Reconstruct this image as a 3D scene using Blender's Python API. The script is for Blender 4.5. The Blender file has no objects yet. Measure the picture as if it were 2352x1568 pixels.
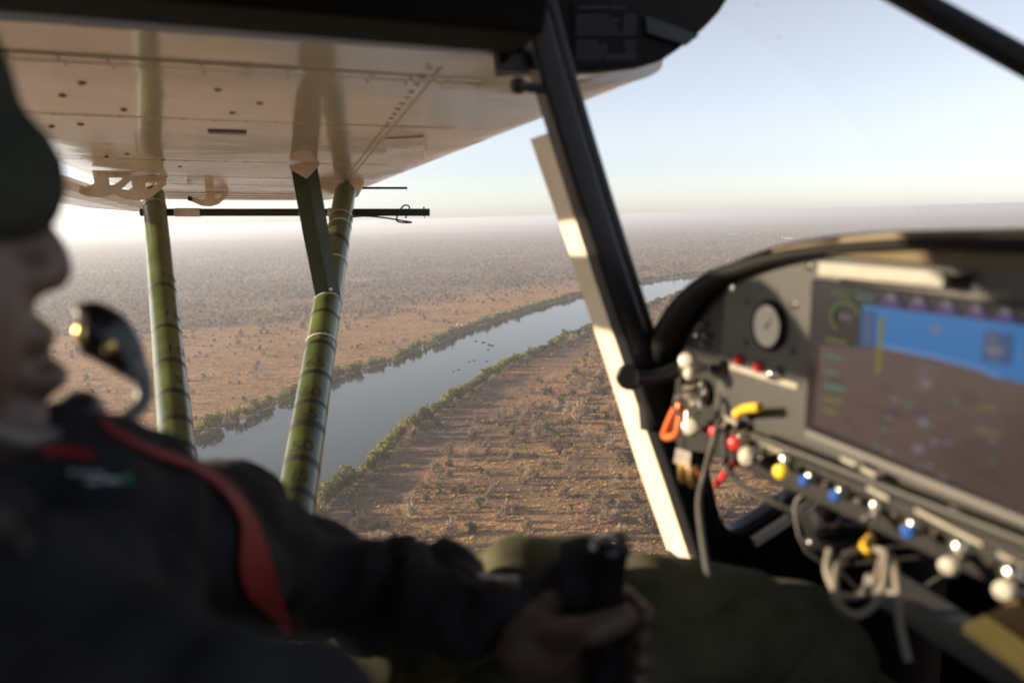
import bpy, bmesh, math, random
import numpy as np
from mathutils import Vector, Matrix, noise as mnoise
from mathutils.bvhtree import BVHTree
random.seed(7); rng = np.random.default_rng(11)
scn = bpy.context.scene
COL = scn.collection

# ---------------------------------------------------------------- camera, sky, sun, exposure
ALT = 150.0                                   # height of the cabin above the ground
FOC = 28/36*2352; CX, CY = 1176, 784          # photograph measured at 2352 x 1568
def nrm(v): v = np.asarray(v, float); return v/np.linalg.norm(v)
def ray(px, py): return np.array([px-CX, CY-py, FOC])/FOC
_U = nrm(np.cross(ray(800,507), ray(1800,480.3))); _U = _U if _U[1] > 0 else -_U
_fw = np.array([0,0,1.]); _Y = nrm(_fw-_U*(_fw@_U)); _X = np.cross(_U,_Y); _X = _X if _X[0] > 0 else -_X
RW = np.stack([_X,_Y,_U])                      # camera (right, up, forward) -> world
_L = nrm(ray(560,540)); _F = np.array([5553,283,1829.]); _F = nrm(_F-_L*(_F@_L))
_Z = np.cross(_F,_L); _Z = _Z if _Z[1] > 0 else -_Z
AC = np.stack([_F,_L,_Z])                      # camera -> airframe (forward, left, up)
AX = AC @ RW.T                                 # airframe axes as rows in world coordinates
EYE = np.array([0,0,ALT])
def P(px, py, ax, v):                          # where the sight line meets an airframe plane
    d = AC @ ray(px,py); i = 'xyz'.index(ax); return d*(v/d[i])
def C(px, py, D): return AC @ (ray(px,py)*D)
def G(px, py):
    d = RW @ ray(px,py); return (d*(-ALT/d[2]))[:2]
def W(p): return EYE + np.asarray(p, float) @ AX
def proj(p):
    c = AC.T @ np.asarray(p, float); return CX+FOC*c[0]/c[2], CY-FOC*c[1]/c[2]

cam_d = bpy.data.cameras.new('camera'); cam = bpy.data.objects.new('camera', cam_d); COL.objects.link(cam)
cam_d.lens = 28; cam_d.sensor_width = 36; cam_d.clip_start = 0.02; cam_d.clip_end = 300000
M = Matrix.Identity(4)
for i in range(3):
    M[i][0] = RW[i][0]; M[i][1] = RW[i][1]; M[i][2] = -RW[i][2]; M[i][3] = EYE[i]
cam.matrix_world = M
cam_d.dof.use_dof = True; cam_d.dof.focus_distance = 5.5; cam_d.dof.aperture_fstop = 3.8
scn.camera = cam

SUN_AZ, SUN_EL = math.radians(-87), math.radians(13)
sdir = Vector((math.sin(SUN_AZ)*math.cos(SUN_EL), math.cos(SUN_AZ)*math.cos(SUN_EL), math.sin(SUN_EL)))
world = bpy.data.worlds.new('World'); scn.world = world; world.use_nodes = True
wn = world.node_tree.nodes; wl = world.node_tree.links
sky = wn.new('ShaderNodeTexSky'); sky.sky_type = 'NISHITA'; sky.sun_disc = False
sky.sun_elevation = SUN_EL; sky.sun_rotation = SUN_AZ
sky.air_density = 0.9; sky.dust_density = 1.4; sky.ozone_density = 1.7; sky.altitude = 1400
wn['Background'].inputs['Strength'].default_value = 0.088
whs = wn.new('ShaderNodeHueSaturation'); whs.inputs['Saturation'].default_value = 0.43
wl.new(sky.outputs[0], whs.inputs['Color']); wtm = wn.new('ShaderNodeMix'); wtm.data_type = 'RGBA'; wtm.blend_type = 'MULTIPLY'; wtm.inputs[0].default_value = 1; wtm.inputs[7].default_value = (1.01,.982,1.0,1)
wl.new(whs.outputs[0], wtm.inputs[6]); wl.new(wtm.outputs[2], wn['Background'].inputs['Color'])
sun_d = bpy.data.lights.new('sun', 'SUN'); sun_d.energy = 5.0; sun_d.angle = math.radians(0.5); sun_d.color = (1.0, 0.80, 0.56)
sun = bpy.data.objects.new('sun', sun_d); COL.objects.link(sun)
sun.rotation_euler = sdir.to_track_quat('Z','Y').to_euler(); sun.location = (-40,20,190)
scn.view_settings.view_transform = 'Standard'; scn.view_settings.look = 'None'
scn.view_settings.exposure = 1.38; scn.view_settings.gamma = 1.0
scn.cycles.use_denoising = True
scn.cycles.max_bounces = 6; scn.cycles.transparent_max_bounces = 12

# ---------------------------------------------------------------- materials
MATS = {}
def mat(name, col, rough=0.5, metal=0.0, var=0.0, vscale=20.0, bump=0.0, bscale=200.0, spec=0.5, emit=None, coat=0.0, objvar=0.0):
    m = bpy.data.materials.new(name); m.use_nodes = True; MATS[name] = m
    nt = m.node_tree; b = nt.nodes['Principled BSDF']; N = nt.nodes.new; Lk = nt.links.new
    b.inputs['Roughness'].default_value = rough; b.inputs['Metallic'].default_value = metal
    b.inputs['Specular IOR Level'].default_value = spec; b.inputs['Base Color'].default_value = (*col,1)
    if coat: b.inputs['Coat Weight'].default_value = coat; b.inputs['Coat Roughness'].default_value = 0.03
    tc = N('ShaderNodeTexCoord')
    if var or objvar:
        hsv = N('ShaderNodeHueSaturation'); hsv.inputs['Color'].default_value = (*col,1)
        src = None
        if var:
            nz = N('ShaderNodeTexNoise'); nz.inputs['Scale'].default_value = vscale; nz.inputs['Detail'].default_value = 5
            Lk(tc.outputs['Object'], nz.inputs['Vector'])
            mr = N('ShaderNodeMapRange'); mr.inputs['From Min'].default_value = .3; mr.inputs['From Max'].default_value = .7
            mr.inputs['To Min'].default_value = 1-var; mr.inputs['To Max'].default_value = 1+var
            Lk(nz.outputs['Fac'], mr.inputs['Value']); src = mr.outputs[0]
        if objvar:
            oi = N('ShaderNodeObjectInfo'); mo = N('ShaderNodeMapRange')
            mo.inputs['To Min'].default_value = 1-objvar; mo.inputs['To Max'].default_value = 1+objvar
            Lk(oi.outputs['Random'], mo.inputs['Value'])
            if src:
                mm = N('ShaderNodeMath'); mm.operation = 'MULTIPLY'; Lk(src, mm.inputs[0]); Lk(mo.outputs[0], mm.inputs[1]); src = mm.outputs[0]
            else: src = mo.outputs[0]
            mh = N('ShaderNodeMapRange'); mh.inputs['To Min'].default_value = .5-objvar*.06; mh.inputs['To Max'].default_value = .5+objvar*.06
            wn_ = N('ShaderNodeTexWhiteNoise'); wn_.noise_dimensions = '1D'; Lk(oi.outputs['Random'], wn_.inputs['W'])
            Lk(wn_.outputs['Value'], mh.inputs['Value']); Lk(mh.outputs[0], hsv.inputs['Hue'])
        Lk(src, hsv.inputs['Value']); Lk(hsv.outputs[0], b.inputs['Base Color'])
    if bump:
        nb = N('ShaderNodeTexNoise'); nb.inputs['Scale'].default_value = bscale; nb.inputs['Detail'].default_value = 4
        Lk(tc.outputs['Object'], nb.inputs['Vector'])
        bp = N('ShaderNodeBump'); bp.inputs['Strength'].default_value = 1; bp.inputs['Distance'].default_value = bump
        Lk(nb.outputs['Fac'], bp.inputs['Height']); Lk(bp.outputs[0], b.inputs['Normal'])
    if emit:
        b.inputs['Base Color'].default_value = (.004,.004,.005,1); b.inputs['Emission Color'].default_value = (*col,1); b.inputs['Emission Strength'].default_value = emit
    return m
mat('wing_paint', (.74,.71,.65), .11, var=.07, vscale=5, bump=.011, bscale=1.5, spec=.42)
mat('cream_paint', (.66,.57,.44), .35, var=.08, vscale=12)
mat('cream_metal', (.70,.60,.46), .3, var=.12, vscale=25)
mat('olive_paint', (.056,.078,.022), .33, var=.5, vscale=9, bump=.0008, bscale=22, coat=.35)
mat('olive_flat', (.036,.046,.012), .45, var=.2, vscale=18)
mat('black_tape', (.012,.012,.012), .5, var=.3, vscale=60)
mat('screw_brown', (.075,.055,.04), .5); mat('ink', (.012,.016,.01), .6)
mat('tie_white', (.80,.76,.66), .4)
mat('boom_black', (.02,.02,.022), .4)
mat('bare_metal', (.62,.58,.52), .35, 1.0, var=.1, vscale=40)
mat('chrome', (.82,.78,.70), .16, 1.0)
mat('brass', (.75,.52,.22), .25, 1.0)
mat('black_frame', (.008,.009,.011), .34, var=.2, vscale=30, bump=.0004, bscale=300, spec=.35)
mat('black_vinyl', (.004,.004,.0045), .7, var=.3, vscale=30, bump=.0006, bscale=350, spec=.12)
mat('rib_dark', (.006,.005,.0045), .6, var=.35, vscale=8, spec=.15)
mat('placard_black', (.005,.005,.006), .6, spec=.15)
mat('placard_print', (.05,.05,.055), .7)
mat('panel_grey', (.016,.0155,.0125), .48, var=.07, vscale=60, bump=.0004, bscale=900)
mat('panel_black', (.009,.009,.009), .55, var=.2, vscale=60, spec=.25)
mat('rim_black', (.006,.006,.006), .6, var=.2, vscale=40, spec=.15); mat('sunlit_tan', (.15,.12,.07), .7, var=.2, vscale=30)  # the tan stands for golden sunlight on the glareshield
mat('label_white', (.22,.21,.175), .5, var=.10, vscale=130)
mat('gauge_face', (.70,.65,.53), .5)
mat('white_knob', (.45,.425,.36), .22)
mat('red_knob', (.55,.02,.03), .3)
mat('blue_cap', (.02,.08,.35), .35)
mat('yellow_knob', (.80,.56,.03), .35)
mat('amber_lever', (.62,.36,.02), .4)
mat('orange_anodised', (.70,.16,.04), .3, .4)
mat('grey_plastic', (.075,.073,.066), .5, var=.1)
mat('white_tube', (.17,.155,.125), .55, var=.1, vscale=80)
mat('grey_strap', (.055,.052,.046), .7, var=.1, vscale=80)
mat('black_rubber', (.012,.012,.012), .55)
mat('fleece', (.022,.0225,.024), .95, var=.35, vscale=25, bump=.0012, bscale=420, spec=.15)
mat('trousers', (.060,.060,.034), .9, var=.2, vscale=30, bump=.0006, bscale=600, spec=.2)
mat('beanie_wool', (.034,.038,.029), .95, var=.3, vscale=60, bump=.001, bscale=260, spec=.1)
mat('skin', (.098,.060,.047), .5, var=.12, vscale=30, bump=.0004, bscale=260)
mat('hair_dark', (.03,.022,.016), .6)
mat('red_webbing', (.21,.004,.011), .7, var=.12, vscale=60, bump=.0005, bscale=700)
mat('logo_thread', (.30,.34,.35), .8); mat('green_thread', (.03,.16,.05), .8)
mat('grip_black', (.012,.012,.013), .18)
mat('manila', (.85,.62,.18), .6, var=.1, vscale=20); mat('manila_dark', (.34,.20,.07), .6)
mat('boom_grey', (.10,.10,.10), .45); mat('mic_black', (.012,.011,.010), .35); mat('gold_glint', (.75,.55,.22), .3, .8)
mat('screen_black', (.006,.006,.008), .12)
for nm_, c_, e_ in (('scr_blue',(.0,.10,.28),.45),('scr_brown',(.060,.038,.033),.45),('scr_brown2',(.044,.028,.025),.45),('scr_haze',(.05,.14,.32),.45),('scr_green',(.05,.09,.015),.45),
                    ('scr_teal',(.03,.13,.08),.45),('scr_purple',(.04,.01,.12),.45),('scr_grey',(.11,.10,.11),.45),('scr_navy',(.0,.035,.12),.45),('scr_olive',(.10,.10,.02),.45)):
    mat(nm_, c_, .15, emit=e_)
# riverside and bush
mat('leaf_green', (.19,.183,.034), .6, var=.45, vscale=.55, objvar=.45, spec=.25)
mat('leaf_olive', (.085,.09,.032), .6, var=.4, vscale=.6, objvar=.4, spec=.2)
mat('twig_grey', (.275,.205,.148), .85, var=.3, vscale=.7, objvar=.45, spec=.1)
mat('bark', (.09,.065,.05), .9, var=.3, vscale=3)
mat('dry_grass', (.50,.325,.125), .85, var=.3, vscale=.8, objvar=.4, spec=.1)
mat('rock_dark', (.05,.045,.04), .8, var=.3, vscale=2)
mat('hut_wall', (.35,.26,.18), .8, var=.1); mat('hut_roof', (.45,.45,.44), .4, var=.1)

def leafify(name, amt=.4):
    m = MATS[name]; nt = m.node_tree; b = nt.nodes['Principled BSDF']; tr = nt.nodes.new('ShaderNodeBsdfTranslucent'); mx = nt.nodes.new('ShaderNodeMixShader')
    src = b.inputs['Base Color'].links[0].from_socket; nt.links.new(src, tr.inputs['Color']); mx.inputs[0].default_value = amt
    nt.links.new(b.outputs[0], mx.inputs[1]); nt.links.new(tr.outputs[0], mx.inputs[2]); nt.links.new(mx.outputs[0], nt.nodes['Material Output'].inputs['Surface'])
leafify('leaf_green',.42); leafify('leaf_olive',.3); leafify('dry_grass',.3)
def windscreen_material():
    m = bpy.data.materials.new('acrylic'); m.use_nodes = True; MATS['acrylic'] = m
    nt = m.node_tree; N = nt.nodes.new; Lk = nt.links.new; nt.nodes.remove(nt.nodes['Principled BSDF'])
    out = nt.nodes['Material Output']; tr = N('ShaderNodeBsdfTransparent'); gl = N('ShaderNodeBsdfGlossy'); gl.inputs['Roughness'].default_value = .02
    mx = N('ShaderNodeMixShader'); fr = N('ShaderNodeFresnel'); fr.inputs['IOR'].default_value = 1.04
    tc = N('ShaderNodeTexCoord'); vo = N('ShaderNodeTexVoronoi'); vo.inputs['Scale'].default_value = 22
    Lk(tc.outputs['Object'], vo.inputs['Vector'])
    rp = N('ShaderNodeValToRGB'); rp.color_ramp.elements[0].position = .03; rp.color_ramp.elements[0].color = (.72,.72,.70,1)
    rp.color_ramp.elements[1].position = .075; rp.color_ramp.elements[1].color = (.985,.985,.985,1)
    Lk(vo.outputs['Distance'], rp.inputs[0]); Lk(rp.outputs[0], tr.inputs['Color'])
    Lk(fr.outputs[0], mx.inputs[0]); Lk(tr.outputs[0], mx.inputs[1]); Lk(gl.outputs[0], mx.inputs[2]); Lk(mx.outputs[0], out.inputs['Surface'])
windscreen_material()

# ---------------------------------------------------------------- object helpers
WLOC = {}
def link(o, parent=None, loc=(0,0,0)):
    COL.objects.link(o); loc = np.asarray(loc, float)
    WLOC[o.name] = loc
    if parent is not None:
        o.parent = parent; o.location = Vector(loc - WLOC[parent.name])
    else: o.location = Vector(loc)
    return o
def tag(o, label, cat, group=None, kind=None):
    if label: o['label'] = label
    if cat: o['category'] = cat
    if group: o['group'] = group
    if kind: o['kind'] = kind
    return o
def thing(name, label, cat, loc, group=None):
    o = bpy.data.objects.new(name, None); o.empty_display_size = .1
    link(o, None, loc); return tag(o, label, cat, group)
def mesh_obj(name, V, Fc, material, parent=None, smooth=True, bevel=0.0, base=False, mats=None, mi=None):
    V = np.asarray(V, float); lo, hi = V.min(0), V.max(0); o_ = (lo+hi)/2
    if base: o_[2] = lo[2]
    me = bpy.data.meshes.new(name); me.from_pydata((V-o_).tolist(), [], [list(map(int,f)) for f in Fc])
    for mm in (mats or [material]): me.materials.append(MATS[mm])
    if mi is not None: me.polygons.foreach_set('material_index', mi)
    me.polygons.foreach_set('use_smooth', [smooth]*len(me.polygons))
    bm = bmesh.new(); bm.from_mesh(me); bmesh.ops.recalc_face_normals(bm, faces=bm.faces)
    if smooth:
        for e in bm.edges:
            if len(e.link_faces) == 2 and e.calc_face_angle(0) > .75: e.smooth = False
    bm.to_mesh(me); bm.free()
    me.update()
    o = bpy.data.objects.new(name, me); link(o, parent, o_)
    if bevel:
        b = o.modifiers.new('bevel','BEVEL'); b.width = bevel; b.segments = 2; b.limit_method = 'ANGLE'
        me.polygons.foreach_set('use_smooth', [True]*len(me.polygons))
        o.modifiers.new('wn','WEIGHTED_NORMAL')
    return o
def ac(name, VF, material, parent=None, smooth=True, bevel=0.0, **k):      # shape given in airframe coordinates
    return mesh_obj(name, W(VF[0]), VF[1], material, parent, smooth, bevel, **k)
def join(*vfs):
    V, Fc, n = [], [], 0
    for v, f in vfs:
        V.append(np.asarray(v,float)); Fc += [[i+n for i in q] for q in f]; n += len(v)
    return np.concatenate(V), Fc
def frame(t, up):
    t = nrm(t); up = np.asarray(up,float); s = np.cross(up,t)
    if np.linalg.norm(s) < 1e-6: s = np.cross([1,0,0],t)
    s = nrm(s); return s, np.cross(t,s)
def sweep(pts, prof, up=(0,0,1), scale=None, cap=True):
    pts = [np.asarray(p,float) for p in pts]; n = len(prof); V, Fc = [], []
    for i, p in enumerate(pts):
        t = pts[min(i+1,len(pts)-1)]-pts[max(i-1,0)]
        s, u = frame(t, up); k = 1 if scale is None else scale[i]
        for a, b in prof: V.append(p+s*a*k+u*b*k)
    for i in range(len(pts)-1):
        for j in range(n):
            j2 = (j+1)%n; Fc.append([i*n+j, i*n+j2, (i+1)*n+j2, (i+1)*n+j])
    if cap: Fc.append(list(range(n))[::-1]); Fc.append([(len(pts)-1)*n+j for j in range(n)])
    return np.array(V), Fc
def circ(r, n=14, r2=None): return [(r*math.cos(2*math.pi*i/n), (r2 or r)*math.sin(2*math.pi*i/n)) for i in range(n)]
def rect(w, h): return [(-w/2,-h/2),(w/2,-h/2),(w/2,h/2),(-w/2,h/2)]
def smoothpts(pts, k=6):                          # Catmull-Rom
    p = [np.asarray(q,float) for q in pts]; p = [2*p[0]-p[1]]+p+[2*p[-1]-p[-2]]; out = []
    for i in range(1,len(p)-2):
        for j in range(k):
            t = j/k; a,b,c,d = p[i-1],p[i],p[i+1],p[i+2]
            out.append(.5*((2*b)+(-a+c)*t+(2*a-5*b+4*c-d)*t*t+(-a+3*b-3*c+d)*t**3))
    return out+[p[-2]]
def tube(pts, r, n=12, up=(0,0,1), k=6):
    q = smoothpts(pts,k) if k > 1 else pts
    if np.isscalar(r): sc = None; rr = r
    else:
        rr = 1.0; xs = np.linspace(0,1,len(r)); sc = np.interp(np.linspace(0,1,len(q)), xs, r)
    # parallel transport
    V, Fc = [], []; q = [np.asarray(a,float) for a in q]; s = None
    for i, p in enumerate(q):
        t = nrm(q[min(i+1,len(q)-1)]-q[max(i-1,0)])
        if s is None: s, u = frame(t, up)
        else: s = nrm(s-t*(s@t)); u = np.cross(t,s)
        k_ = rr if sc is None else sc[i]
        for a,b in circ(1,n): V.append(p+(s*a+u*b)*k_)
    for i in range(len(q)-1):
        for j in range(n):
            j2=(j+1)%n; Fc.append([i*n+j,i*n+j2,(i+1)*n+j2,(i+1)*n+j])
    Fc.append(list(range(n))[::-1]); Fc.append([(len(q)-1)*n+j for j in range(n)])
    return np.array(V), Fc
def lathe(o, ax, prof, n=20):                      # prof: (radius, height along ax)
    o = np.asarray(o,float); t = nrm(ax); s, u = frame(t,(0,0,1) if abs(t[2])<.9 else (1,0,0)); V, Fc = [], []
    for r,h in prof:
        for j in range(n):
            a = 2*math.pi*j/n; V.append(o+t*h+(s*math.cos(a)+u*math.sin(a))*r)
    for i in range(len(prof)-1):
        for j in range(n):
            j2=(j+1)%n; Fc.append([i*n+j,i*n+j2,(i+1)*n+j2,(i+1)*n+j])
    Fc.append(list(range(n))[::-1]); Fc.append([(len(prof)-1)*n+j for j in range(n)])
    return np.array(V), Fc
def ball(c, r, n=14, m=9, ax=None):
    r = np.broadcast_to(np.asarray(r,float),(3,)); V, Fc = [], []
    R3 = np.eye(3) if ax is None else np.asarray(ax)
    for i in range(m+1):
        th = math.pi*max(min(i/m,.999),.001)
        for j in range(n):
            a = 2*math.pi*j/n
            V.append(np.asarray(c)+ (np.array([math.sin(th)*math.cos(a),math.sin(th)*math.sin(a),math.cos(th)])*r)@R3)
    for i in range(m):
        for j in range(n):
            j2=(j+1)%n; Fc.append([i*n+j,i*n+j2,(i+1)*n+j2,(i+1)*n+j])
    Fc.append(list(range(n))); Fc.append([m*n+j for j in range(n)][::-1])
    return np.array(V), Fc
def prism(poly, ext):                              # poly: 3D outline, ext: thickness vector
    a = np.asarray(poly,float); n = len(a); V = np.concatenate([a, a+np.asarray(ext,float)])
    Fc = [list(range(n))[::-1], [n+i for i in range(n)]]+[[i,(i+1)%n,n+(i+1)%n,n+i] for i in range(n)]
    return V, Fc
def box(c, s, R3=None):
    c = np.asarray(c,float); R3 = np.eye(3) if R3 is None else np.asarray(R3)
    q = np.array([[x,y,z] for x in (-.5,.5) for y in (-.5,.5) for z in (-.5,.5)])*np.asarray(s,float)
    return q@R3+c, [[0,1,3,2],[4,6,7,5],[0,4,5,1],[2,3,7,6],[0,2,6,4],[1,5,7,3]]
def text_mesh(body, size):
    cu = bpy.data.curves.new('t','FONT'); cu.body = body; cu.size = size; cu.align_x = 'CENTER'; cu.align_y = 'CENTER'; cu.resolution_u = 3
    ob = bpy.data.objects.new('t',cu); me = bpy.data.meshes.new_from_object(ob)
    V = np.array([v.co[:] for v in me.vertices]).reshape(-1,3); Fc = [list(p.vertices) for p in me.polygons]
    bpy.data.objects.remove(ob); bpy.data.curves.remove(cu); bpy.data.meshes.remove(me)
    return V, Fc

# ================================================================ SETTING: ground, river
FARB = [G(p[0],p[1]-6) for p in [(445,1010),(560,965),(680,915),(760,880),(900,835),(1000,795),(1100,755),(1200,722),(1330,685),(1460,655),(1600,637),(1750,626)]]
NEARB = [G(p[0],p[1]+7) for p in [(720,1168),(800,1102),(900,1012),(960,962),(1030,917),(1100,870),(1160,834),(1250,795),(1350,752),(1470,702),(1560,674),(1640,657),(1750,643)]]
def extend(b):
    b = [np.asarray(p) for p in b]; d0 = nrm(b[0]-b[2]); d1 = nrm(b[-1]-b[-3])
    t = np.array([.75,.66]); d1 = nrm(d1+t)
    return [b[0]+d0*900+np.array([-250,0]), b[0]+d0*380+np.array([-40,0]), b[0]+d0*120]+b+[b[-1]+d1*700, b[-1]+nrm(d1+np.array([1.2,-.2]))*2200]
FARB = [p[:2] for p in smoothpts([np.append(p,0) for p in extend(FARB)],8)]
NEARB = [p[:2] for p in smoothpts([np.append(p,0) for p in extend(NEARB)],8)]
def resample(pl, n, jit=0.0, seed=0):
    pl = np.array(pl); d = np.r_[0,np.cumsum(np.linalg.norm(np.diff(pl,axis=0),axis=1))]
    u = np.linspace(0,1,n)**1.25*d[-1]; q = np.stack([np.interp(u,d,pl[:,0]),np.interp(u,d,pl[:,1])],1)
    if jit:
        for i in range(n): q[i] += jit*np.array([mnoise.noise(Vector((q[i][0]*.02,q[i][1]*.02,seed))),mnoise.noise(Vector((q[i][0]*.02,q[i][1]*.02,seed+9)))])
    return q
farb = resample(FARB,420,7,1.3); nearb = resample(NEARB,420,5,4.7)
def poly_dist(pts, pl):
    pts = np.asarray(pts); best = np.full(len(pts),1e18)
    for i in range(0,len(pl)-1,3):
        a = pl[i]; b = pl[min(i+3,len(pl)-1)]; ab = b-a; t = np.clip(((pts-a)@ab)/(ab@ab+1e-9),0,1)
        best = np.minimum(best, ((pts-(a+t[:,None]*ab))**2).sum(1))
    return np.sqrt(best)
def inside(pts, poly):
    pts = np.asarray(pts); r = np.zeros(len(pts),bool); n = len(poly)
    for i in range(n):
        a = poly[i]; b = poly[(i+1)%n]
        c = ((a[1] > pts[:,1]) != (b[1] > pts[:,1]))
        with np.errstate(divide='ignore',invalid='ignore'):
            x = (b[0]-a[0])*(pts[:,1]-a[1])/(b[1]-a[1]+1e-12)+a[0]
        r ^= c & (pts[:,0] < x)
    return r
river_poly = np.concatenate([farb[::3], nearb[::-1][::3]])
tl = [G(*p) for p in [(-300,700),(60,738),(300,770),(564,752),(700,730),(852,705),(996,686),(1140,664),(1320,641),(1460,636),(1560,630)]]
tlr = resample(tl,60)
plain_poly = np.concatenate([farb[40:330:3], np.array(tl)[::-1]])
scrub_clear = np.array([G(*p) for p in [(760,1180),(900,1060),(1010,960),(1150,880),(1330,790),(1370,800),(1250,870),(1180,930),(1050,1020),(960,1110),(900,1200),(830,1210)]])

def ground():
    radii = np.r_[0.0, np.geomspace(40,90000,230)]; na = 600; V = [[0,0,0]]; Fc = []
    ang = np.linspace(0,2*math.pi,na,endpoint=False)
    for r in radii[1:]:
        V += np.stack([r*np.sin(ang), r*np.cos(ang), np.zeros(na)],1).tolist()
    V = np.array(V); nr = len(radii)-1
    Fc += [[0,1+(j+1)%na,1+j] for j in range(na)]
    for i in range(nr-1):
        a = 1+i*na
        for j in range(na): Fc.append([a+j,a+(j+1)%na,a+na+(j+1)%na,a+na+j])
    xy = V[:,:2]; near = np.linalg.norm(xy,axis=1) < 9000
    dist = np.full(len(V),1e4); dist[near] = np.minimum(poly_dist(xy[near],farb),poly_dist(xy[near],nearb))
    R_ = np.linalg.norm(xy,axis=1)
    hz = np.array([mnoise.noise(Vector((x*.00022,y*.00022,0)))*1.0+.5*mnoise.noise(Vector((x*.0007,y*.0007,3))) for x,y in xy])
    V[:,2] = hz*np.clip((dist-120)/900,0,1)*np.clip(R_/9000,.25,1)*9*np.clip(1-(R_-20000)/60000,.3,1)
    far = np.clip((R_-12000)/20000,0,1)
    V[:,2] += far*22*np.maximum(0,np.array([mnoise.noise(Vector((x*.00009,y*.00009,7))) for x,y in xy]))
    ins = inside(xy, river_poly); V[ins,2] = -1.2
    beyond = np.ones(len(V)); nn_ = np.where(near)[0]; beyond[nn_] = (poly_dist(xy[nn_],farb) < poly_dist(xy[nn_],nearb)).astype(float); beyond[(xy[:,1] < 300)] = 0
    pl = inside(xy, plain_poly).astype(float); sc = inside(xy, scrub_clear).astype(float)
    lip = np.clip(1-dist/14,0,1); lip[ins] = 1
    me = bpy.data.meshes.new('ground'); me.from_pydata(V.tolist(),[],Fc)
    at = me.attributes.new('zone','FLOAT_COLOR','POINT')
    at.data.foreach_set('color', np.stack([pl,sc,lip,beyond*(1-pl)],1).ravel())
    me.polygons.foreach_set('use_smooth',[True]*len(me.polygons))
    bm = bmesh.new(); bm.from_mesh(me); bmesh.ops.recalc_face_normals(bm, faces=bm.faces)
    bm.faces.ensure_lookup_table()
    if bm.faces[0].normal.z < 0: bmesh.ops.reverse_faces(bm, faces=bm.faces)
    bm.to_mesh(me); bm.free()
    m = bpy.data.materials.new('savanna_soil'); m.use_nodes = True; nt = m.node_tree; N = nt.nodes.new; Lk = nt.links.new
    b = nt.nodes['Principled BSDF']; b.inputs['Roughness'].default_value = .95; b.inputs['Specular IOR Level'].default_value = .1
    tc = N('ShaderNodeTexCoord'); zn = N('ShaderNodeAttribute'); zn.attribute_name = 'zone'; sp = N('ShaderNodeSeparateColor'); Lk(zn.outputs['Color'], sp.inputs[0])
    def nz(sc_, det=6, rough=.6, stretch=None):
        n_ = N('ShaderNodeTexNoise'); n_.inputs['Scale'].default_value = sc_; n_.inputs['Detail'].default_value = det; n_.inputs['Roughness'].default_value = rough
        if stretch:
            mp = N('ShaderNodeMapping'); mp.inputs['Scale'].default_value = stretch; Lk(tc.outputs['Object'], mp.inputs[0]); Lk(mp.outputs[0], n_.inputs['Vector'])
        else: Lk(tc.outputs['Object'], n_.inputs['Vector'])
        return n_.outputs['Fac']
    def ramp(f, stops):
        r = N('ShaderNodeValToRGB'); r.color_ramp.elements[0].position = stops[0][0]; r.color_ramp.elements[0].color = (*stops[0][1],1)
        r.color_ramp.elements[1].position = stops[-1][0]; r.color_ramp.elements[1].color = (*stops[-1][1],1)
        for p_,c_ in stops[1:-1]: e = r.color_ramp.elements.new(p_); e.color = (*c_,1)
        Lk(f, r.inputs[0]); return r.outputs[0]
    def mix(fac, a, c, mode='MIX'):
        x = N('ShaderNodeMix'); x.data_type = 'RGBA'; x.blend_type = mode
        (Lk(fac, x.inputs[0]) if not isinstance(fac,(int,float)) else setattr(x.inputs[0],'default_value',fac)); Lk(a,x.inputs[6])
        Lk(c,x.inputs[7]); return x.outputs[2]
    def mth(op, a, v, v2=None):
        x = N('ShaderNodeMath'); x.operation = op; Lk(a,x.inputs[0])
        (Lk(v,x.inputs[1]) if not isinstance(v,(int,float)) else setattr(x.inputs[1],'default_value',v)); return x.outputs[0]
    bushveld = ramp(nz(.010,8,.65), [(.32,(.115,.080,.056)),(.46,(.185,.122,.078)),(.56,(.33,.205,.105)),(.70,(.215,.115,.068))])
    grass = ramp(nz(.016,8,.7,(1,2.2,1)), [(.30,(.135,.096,.064)),(.42,(.25,.158,.096)),(.52,(.35,.215,.122)),(.60,(.28,.152,.092)),(.72,(.36,.180,.104))])
    clear_shaded = ramp(nz(.03,6,.65), [(.35,(.11,.078,.056)),(.5,(.155,.106,.072)),(.66,(.20,.105,.064))])  # bank strip coloured darker to stand for shade on the ground
    edge = mth('MULTIPLY', mth('SUBTRACT', nz(.02,5), .5), 1.3)
    col = mix(N('ShaderNodeValue').outputs[0], bushveld, bushveld)
    wood = ramp(nz(.004,8,.7), [(.32,(.130,.102,.080)),(.5,(.180,.138,.104)),(.66,(.245,.178,.122))])
    e0 = N('ShaderNodeClamp'); Lk(mth('ADD', zn.outputs['Alpha'], edge), e0.inputs[0]); bushveld = mix(e0.outputs[0], bushveld, wood)
    e1 = N('ShaderNodeClamp'); Lk(mth('ADD', sp.outputs[0], edge), e1.inputs[0]); col = mix(e1.outputs[0], bushveld, grass)
    e2 = N('ShaderNodeClamp'); Lk(mth('MULTIPLY', sp.outputs[1], .85), e2.inputs[0]); col = mix(e2.outputs[0], col, clear_shaded)
    pale = ramp(nz(.045,5,.6,(1,1,1)), [(.55,(0,0,0)),(.74,(1,1,1))])
    pc = N('ShaderNodeRGB'); pc.outputs[0].default_value = (.34,.27,.21,1); col = mix(mth('MULTIPLY', pale, .28), col, pc.outputs[0])
    mud = N('ShaderNodeRGB'); mud.outputs[0].default_value = (.085,.07,.045,1); col = mix(sp.outputs[2], col, mud.outputs[0])
    med = ramp(nz(.07,6,.7,(1,1.6,1)), [(.32,(.62,.62,.63)),(.5,(1,1,1)),(.66,(1.22,1.16,1.08))]); col = mix(1.0, col, med, 'MULTIPLY')
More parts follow.
